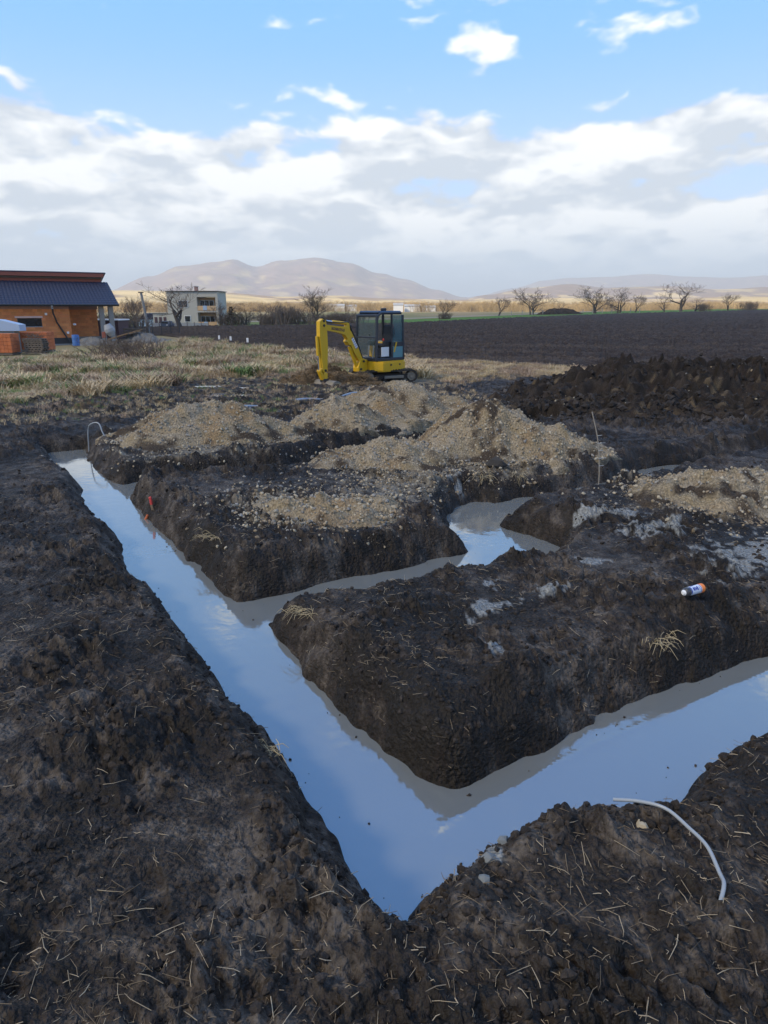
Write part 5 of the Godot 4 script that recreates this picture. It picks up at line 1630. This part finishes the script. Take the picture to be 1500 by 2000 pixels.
func make_site_things() -> void:
	rng.seed = 800
	var mb := MB.new()
	var g := func(x: float, z: float, up := 0.0) -> Vector3: return Vector3(x, hgt(x, z) + up, z)
	var pts := [Vector3(0.85, 0.0, -2.12), Vector3(0.941, 0.012, -2.095), Vector3(1.017, 0.018, -2.05), g.call(1.062, -1.961, 0.05), g.call(1.081, -1.866, 0.05), g.call(1.078, -1.768, 0.045), g.call(1.061, -1.706, 0.03), g.call(1.02, -1.645, -0.02)]
	mb.tube(curve(pts, 36), same(0.0065, 37), 10)
	single("conduit", mb.mesh(), M.conduit, "curved grey plastic conduit lying on the mud at the trench edge", "conduit")
	mb = MB.new()
	pts = [g.call(-4.46, -10.15, -0.05), Vector3(-4.42, 0.0, -10.12), Vector3(-4.33, 0.10, -10.08), Vector3(-4.22, 0.10, -10.05), Vector3(-4.16, -0.02, -10.0), g.call(-4.10, -9.98, -0.05)]
	mb.tube(curve(pts, 26), same(0.009, 27), 8)
	single("conduit", mb.mesh(), M.conduit, "grey conduit bent into a loop at the far trench end", "conduit")
	mb = MB.new()
	pts = []
	for q in [[-3.35, -12.3], [-3.2, -12.9], [-2.9, -13.9], [-2.5, -15.0], [-1.9, -15.9], [-1.3, -16.7], [-0.8, -17.6], [-0.5, -18.3]]: pts.append(g.call(q[0], q[1], 0.03))
	mb.tube(curve(pts, 60), same(0.035, 61), 8)
	single("hose", mb.mesh(), mat(lin(0.20, 0.25, 0.32), 0.3), "pale grey hose curving across the rutted mud", "hose")
	# thin rod
	mb = MB.new()
	var b: Vector3 = g.call(2.42, -7.45, -0.08)
	mb.tube(curve([b, b + Vector3(-0.01, 0.35, 0), b + Vector3(-0.05, 0.70, -0.02), b + Vector3(-0.14, 1.02, -0.03)], 16), same(0.006, 17), 6)
	var rod := thing("marker_rod", "thin pale bent rod standing at the trench beside the broad gravel heap", "rod", Vector3.ZERO)
	rod.position = b
	part("shaft", mb.mesh(), mat(lin(0.30, 0.26, 0.21), 0.7), rod, -b)
	for k in 5:
		mb = MB.new()
		var y := 0.42 + k * 0.085
		mb.tube([Vector3(-0.02 - 0.012 * k, y, 0), Vector3(0.03 - 0.012 * k + 0.03 * (k % 2), y + 0.01, 0.01)], [0.005, 0.003], 5)
		part("stub", mb.mesh(), M.conduit, rod)
	# red peg
	var p: Vector3 = g.call(-2.42, -6.86, -0.03)
	var peg := thing("survey_peg", "short wooden survey peg with red painted top", "peg", p)
	peg.rotation.z = 0.12
	peg.scale = Vector3.ONE * 0.72
	box_part("stake", Vector3(0, 0.05, 0), Vector3(0.034, 0.12, 0.034), M.wood, peg, 0.003)
	box_part("painted_top", Vector3(0, 0.165, 0), Vector3(0.036, 0.12, 0.036), M.red, peg, 0.006)
	mb = MB.new()
	pts = []
	for q in [[-2.47, -6.84, 0.012], [-2.55, -6.80, 0.01], [-2.63, -6.76, 0.0], [-2.68, -6.70, 0.01], [-2.70, -6.64, 0.02]]: pts.append(g.call(q[0], q[1], q[2]))
	mb.tube(curve(pts, 20), same(0.017, 21), 6)
	single("marking_tape", mb.mesh(), mat(lin(0.42, 0.11, 0.04), 0.8), "orange brown strip hanging over the bank beside the red peg", "tape")
	# foam can lying in the mud
	p = g.call(1.93, -3.94, 0.03)
	var can := thing("foam_can", "white and blue spray can with orange cap lying in the mud", "spray can", p)
	can.scale = Vector3.ONE * 0.86
	can.rotation = Vector3(0, deg_to_rad(28.0), 0)
	var ax := Transform3D(Basis(Vector3.BACK, PI / 2), Vector3.ZERO)
	# axis runs along local x: label, silver dome with valve to the -x end, cap at +x
	mb = MB.new()
	mb.lathe([Vector2(0.0325, -0.062), Vector2(0.0325, 0.058)], ax, 24)
	part("label", mb.mesh(), mat(lin(0.62, 0.66, 0.74), 0.35), can)
	mb = MB.new()
	mb.lathe([Vector2(0.0335, -0.090), Vector2(0.0342, -0.082), Vector2(0.0335, -0.06), Vector2(0.0320, -0.055)], ax, 24)
	mb.lathe([Vector2(0, -0.090), Vector2(0.0335, -0.090)], ax, 24)
	part("cap", mb.mesh(), M.orange, can)
	mb = MB.new()
	mb.lathe([Vector2(0.0328, 0.055), Vector2(0.033, 0.082), Vector2(0.030, 0.090), Vector2(0.020, 0.100), Vector2(0.012, 0.101), Vector2(0.011, 0.108), Vector2(0, 0.108)], ax, 24)
	part("dome", mb.mesh(), mat(lin(0.06, 0.06, 0.065), 0.35, 0.3), can)
	mb = MB.new()
	mb.lathe([Vector2(0.0155, 0.1005), Vector2(0.021, 0.1015), Vector2(0.0215, 0.0985), Vector2(0.0135, 0.111), Vector2(0, 0.112)], ax, 16)
	part("valve_cup", mb.mesh(), M.white, can)
	# blue print on the label, wrapped round the upper side: letter-like blocks, a band and small lines
	for q in [[-0.035, -0.030, 0.2, 1.0], [-0.02, -0.008, 0.05, 1.0], [-0.006, 0.006, 0.25, 0.85], [0.008, 0.014, 0.1, 1.0], [0.016, 0.034, 0.15, 0.9], [0.044, 0.054, -0.3, 1.5], [-0.052, -0.046, -0.4, 1.6], [0.0, 0.03, -0.55, -0.35], [0.0, 0.02, -0.85, -0.7]]:
		mb = MB.new()
		for k in 6:
			var a1 := PI / 2 - 0.25 - lerpf(q[2], q[3], k / 6.0)
			var a2 := PI / 2 - 0.25 - lerpf(q[2], q[3], (k + 1) / 6.0)
			var e := []
			for a in [a1, a2]:
				for x in [q[0], q[1]]: e.append(Vector3(-x, sin(a) * 0.0329, cos(a) * 0.0329))
			mb.out_quad(e[0], e[1], e[3], e[2], Vector3.ZERO)
		part("print", mb.mesh(), M.blue_print, can)
	# single stones in the mud
	for q in [[0.42, -1.98, 0.020, "grey stone in the splashed concrete by the trench corner", 0], [0.36, -1.90, 0.022, "roundest pale stone in the concrete splash at the trench corner", 0], [0.33, -1.80, 0.022, "flat pale lump of concrete near the trench corner", 0], [0.44, -2.06, 0.018, "pale concrete lump on the trench rim by the straw", 0], [0.93, -2.03, 0.020, "oval tan pebble beside the end of the curved conduit", 1], [-0.05, -1.70, 0.012, "small reddish stone in the mud beside the trench corner", 2], [0.72, -2.1, 0.014, "small white chip of stone on the dark clods", 0], [-0.62, -6.55, 0.05, "dark rounded boulder on the gravel patch", 3], [1.35, -8.05, 0.11, "big black clod at the foot of the broad gravel heap", 3]]:
		var at: Vector3 = g.call(q[0], q[1], q[2] * 0.25)
		var o := single("stone", lump_mesh(5 + int(q[2] * 1000), 0.22), [mat(lin(0.17, 0.175, 0.165), 0.85), mat(lin(0.38, 0.32, 0.22), 0.7), mat(lin(0.33, 0.16, 0.10), 0.7), M.rubber][q[4]], q[3], "stone", at)
		o.scale = Vector3(q[2] * 1.3, q[2] * 0.75, q[2])
		o.rotation.y = rnd(0, 6)
	box_single("wood_chip", g.call(-1.02, -3.75, 0.012), Vector3(0.045, 0.012, 0.014), M.orange, "short orange wood splinter on the mud beside the long trench", "splinter")
	# tufts on the trench edges
	for q in [[0.58, -5.52, 0.26, "pale hanging straw tuft on the bank of the middle trench", 1], [-0.52, -4.12, 0.20, "flattened straw tuft on the corner of the near block", 2], [1.62, -3.66, 0.16, "straw tuft hanging down the near block's long bank", 1], [-1.92, -5.9, 0.2, "upright straw tuft on the bank below the red peg", 0], [-1.45, -5.55, 0.18, "spread straw tuft on top of the red peg's block", 2], [-0.55, -2.62, 0.14, "stubble tuft leaning over the long trench", 1], [-1.9, -5.0, 0.2, "straw clump on the outer edge of the long trench", 2], [1.15, -7.75, 0.26, "grass fringe on the far bank behind the trench bend", 1], [1.55, -7.9, 0.26, "longer grass fringe on the far bank near the thin rod", 1]]:
		mb = MB.new()
		for k in 60:
			var a := rnd(0, TAU)
			var l: float = q[2] * rnd(0.25, 1.0)
			var o := Vector3(rnd(-0.05, 0.05), -0.01, rnd(-0.04, 0.04)) * (2.4 if q[4] == 2 else 1.0)
			var d := Vector3(cos(a) * 0.55, 0.75, sin(a) * 0.55)
			if q[4] == 1:
				d = Vector3(rnd(-0.9, 0.9), rnd(-0.3, 0.6), rnd(-0.1, 0.9))
				o *= 1.8
			if q[4] == 2: d = Vector3(cos(a), rnd(0.1, 0.35), sin(a) * 0.7)
			var drop := 0.35 if q[4] == 0 else 0.75
			mb.col = Color(0.46, 0.37, 0.22) * rnd(0.55, 1.15)
			mb.tube([o, o + d * l * 0.5, o + d * l * 0.9 - Vector3(0, drop * l * 0.45, 0)], [0.0022, 0.002, 0.001], 3, false)
		single("straw_tuft", mb.mesh(), M.straw, q[3], "straw tuft", g.call(q[0], q[1]), "straw tufts on the trench edges")

func scatter(n: int, r0: float, r1: float, amax: float) -> Vector2:
	var r := r0 * pow(r1 / r0, rnd(0, 1))
	var a := deg_to_rad(rnd(-amax, amax))
	return Vector2(sin(a) * r, 1.2 - cos(a) * r)

func make_litter() -> void:
	rng.seed = 900
	# straw: a few bent stalks, strewn
	var stalks := []
	for k in 6:
		var mb := MB.new()
		var b := rnd(-0.35, 0.35)
		var m := Vector3(rnd(-0.25, 0.25), rnd(0.0, 0.05), b * 0.16)
		mb.tube([Vector3(-0.5, 0, 0), m, Vector3(0.5, rnd(-0.03, 0.06), rnd(-0.06, 0.06))], [0.013, 0.012, 0.008], 3, false)
		stalks.append(mb.mesh())
	for v in 6:
		var xs := []
		var cs := []
		for k in 6500:
			var p := scatter(0, 2.3, 15.0, 37.0)
			if trench(p.x, p.y) < 0.05 or (p.y > -2.6 and rnd(0, 1) < 0.4): continue
			var dens := n_low.get_noise_2d(p.x * 1.4 + 90.0, p.y * 1.4) + n_mid.get_noise_2d(p.x, p.y + 60.0) * 0.8
			if dens < rnd(-0.3, 0.75) and rnd(0, 1) > 0.12: continue
			var l := 0.010 + 0.085 * pow(rnd(0, 1), 2.6)
			var y := hgt(p.x, p.y)
			var bas := Basis(Vector3.UP, rnd(0, TAU)) * Basis(Vector3.BACK, rnd(-0.35, 0.5)) * Basis(Vector3.RIGHT, rnd(-0.5, 0.5))
			var th := rnd(0.6, 1.3) * 0.105
			xs.append(Transform3D(bas.scaled_local(Vector3(l, th, th)), Vector3(p.x, y + 0.002 + l * 0.05, p.y)))
			cs.append((Color(0.46, 0.37, 0.25) if rnd(0, 1) < 0.4 else Color(0.22, 0.165, 0.105)) * rnd(0.6, 1.15))
		var o := multi("straw_litter", stalks[v], M.straw, xs, cs, self)
		o.set_meta("label", "loose straw stalks strewn over the mud")
		o.set_meta("category", "straw")
	# clods
	for v in 3:
		var xs := []
		var cs := []
		for k in 12000:
			var p := scatter(0, 2.3, 13.0, 37.0)
			var s := trench(p.x, p.y)
			if s < 0.08: continue
			if s > 0.35 and n_low.get_noise_2d(p.x * 1.9, p.y * 1.9 + 15.0) < rnd(-0.3, 0.6): continue
			var r := 0.002 + 0.017 * pow(rnd(0, 1), 4.5)
			xs.append(Transform3D(Basis.from_euler(Vector3(rnd(0, 6), rnd(0, 6), rnd(0, 6))).scaled_local(Vector3(r * 1.2, r * 0.85, r)), Vector3(p.x, hgt(p.x, p.y) + r * 0.2, p.y)))
			cs.append(Color(0.058, 0.044, 0.034) * rnd(0.6, 1.7))
		var o := multi("soil_clods", lump_mesh(20 + v, 0.35), M.clod, xs, cs, self)
		o.set_meta("label", "dark crumbs and clods of wet soil")
		o.set_meta("category", "soil clods")
	var fx := []
	var fc := []
	for k in 5000:
		var p := scatter(0, 2.6, 10.0, 34.0)
		var s := trench(p.x, p.y)
		if s > -0.01 or rnd(0, 1) > (0.4 if s > -0.05 else 0.02): continue
		var r := 0.002 + 0.006 * pow(rnd(0, 1), 3.0)
		fx.append(Transform3D(Basis.from_euler(Vector3(rnd(0, 6), rnd(0, 6), rnd(0, 6))).scaled_local(Vector3(r * 1.3, r, r)), Vector3(p.x, WATER + r * 0.3, p.y)))
		fc.append(Color(0.058, 0.044, 0.034) * rnd(0.7, 2.5))
	var fl := multi("soil_crumbs", lump_mesh(26, 0.35), M.clod, fx, fc, self)
	fl.set_meta("label", "soil crumbs fallen onto the wet concrete")
	fl.set_meta("category", "soil crumbs")
	# pebbles where gravel was spilled
	var xs := []
	var cs := []
	for g in GRAVEL:
		for k in int(1900 * g[2] * g[3]):
			var a := rnd(0, TAU)
			var r: float = g[2] * sqrt(-log(rnd(0.02, 1.0))) * 0.75
			var x: float = g[0] + cos(a) * r
			var z: float = g[1] + sin(a) * r
			if trench(x, z) < 0.12: continue
			var s := 0.003 + 0.017 * pow(rnd(0, 1), 4.0)
			xs.append(Transform3D(Basis.from_euler(Vector3(rnd(0, 6), rnd(0, 6), rnd(0, 6))).scaled_local(Vector3(s * 1.3, s * 0.8, s)), Vector3(x, hgt(x, z) + s * 0.2, z)))
			cs.append(stone_color())
	var o := multi("pebbles", lump_mesh(8, 0.2), M.stone, xs, cs, self)
	o.set_meta("label", "tan pebbles spilled over the dark soil")
	o.set_meta("category", "pebbles")
	# dry grass of the meadow, tufts of bent blades
	for v in 3:
		var mb := MB.new()
		for k in 16:
			var a := rnd(0, TAU)
			var b := Vector3(rnd(-0.25, 0.25), -0.03, rnd(-0.25, 0.25))
			var d := Vector3(cos(a) * rnd(0.1, 0.6), rnd(0.6, 1.0), sin(a) * rnd(0.1, 0.6))
			var w := Vector3(-sin(a), 0, cos(a)) * 0.018
			var m := b + d * 0.6
			var e := b + d + Vector3(cos(a) * 0.2, -0.12, sin(a) * 0.2)
			mb.quad(b - w, b + w, m + w * 0.8, m - w * 0.8)
			mb.tri(m - w * 0.8, m + w * 0.8, e)
		xs = []
		cs = []
		for k in 26000:
			var az := deg_to_rad(rnd(-33, 24))
			var r := 13.0 * pow(95.0 / 13.0, rnd(0, 1))
			var x := sin(az) * r
			var z := -cos(az) * r
			var edge := hit(NEAR_EDGE, az)
			if edge > 0 and r > edge - 0.2: continue
			if x < -21.0 and z < -43.0: continue
			if absf(x - 0.5) < 1.3 and z > -24.6 and z < -21.0: continue
			hgt(x, z)
			var low := n_low.get_noise_2d(x * 0.35, z * 0.35)
			if scr > 0.5:
				if x > 2.5 or rnd(0, 1) > 0.16: continue
			var h := (0.16 + 0.34 * smoothstep(-0.1, 0.5, low + rnd(-0.2, 0.2))) * rnd(0.6, 1.25)
			if x > 1.5: h = rnd(0.10, 0.22)
			if scr > 0.5: h = rnd(0.05, 0.12)
			xs.append(Transform3D(Basis(Vector3.UP, rnd(0, TAU)).scaled_local(Vector3(h * 1.5, h, h * 1.5)), Vector3(x, hgt(x, z), z)))
			var green := n_low.get_noise_2d(x * 1.3 + 7.0, z * 1.3) * 2.4 - 0.25
			var c := Color(0.60, 0.47, 0.27).lerp(Color(0.38, 0.27, 0.18), clampf(0.5 + 1.6 * n_low.get_noise_2d(x * 0.8, z * 0.8 + 33.0), 0, 1))
			if green > 0.1 and x < 0 and rnd(0, 1) < green: c = Color(0.14, 0.21, 0.06)
			cs.append(c * rnd(0.7, 1.2))
		var t := multi("dry_grass", mb.mesh(), M.straw, xs, cs, self)
		t.set_meta("label", "dry tufted grass of the uncut meadow")
		t.set_meta("category", "grass")
	# torn turf hanging out of the dug heap, clods on the long bank
	xs = []
	cs = []
	var turf := MB.new()
	for k in 14:
		var a := rnd(0, TAU)
		var d := Vector3(cos(a), rnd(-0.2, 0.9), sin(a))
		turf.tube([Vector3.ZERO, d * 0.5 + Vector3(0, 0.1, 0), d + Vector3(0, -0.25, 0)], [0.02, 0.016, 0.008], 3, false)
	for q in [HEAPS[10], HEAPS[11]]:
		for k in 420:
			var a := rnd(0, TAU)
			var r := sqrt(rnd(0, 1)) * 1.0
			var x: float = q[0] + cos(a) * q[2] * r
			var z: float = q[1] + sin(a) * q[3] * r
			var s := rnd(0.07, 0.2)
			xs.append(Transform3D(Basis(Vector3.UP, rnd(0, TAU)).scaled_local(Vector3(s, s * 0.8, s)), Vector3(x, maxf(heap_y(x, z, q), lie(x, z)), z)))
			cs.append(Color(0.32, 0.23, 0.135) * rnd(0.5, 1.3))
	var tf := multi("torn_turf", turf.mesh(), M.straw, xs, cs, self)
	tf.set_meta("label", "torn roots and turf sticking out of the dug heaps")
	tf.set_meta("category", "turf")
	xs = []
	cs = []
	for q in [HEAPS[8], HEAPS[9]]:
		for k in 3200:
			var x: float = q[0] + rnd(-1, 1) * q[2]
			var z: float = q[1] + rnd(-1, 1) * q[3]
			var r := 0.012 + 0.06 * pow(rnd(0, 1), 4.0)
			var y := maxf(heap_y(x, z, q), hgt(x, z))
			xs.append(Transform3D(Basis.from_euler(Vector3(rnd(0, 6), rnd(0, 6), rnd(0, 6))).scaled_local(Vector3(r * 1.2, r * 0.8, r)), Vector3(x, y + r * 0.2, z)))
			cs.append(Color(0.056, 0.043, 0.034) * rnd(0.6, 1.7))
	tf = multi("soil_clods", lump_mesh(24, 0.35), M.clod, xs, cs, self)
	tf.set_meta("label", "dark clods on the long soil bank")
	tf.set_meta("category", "soil clods")
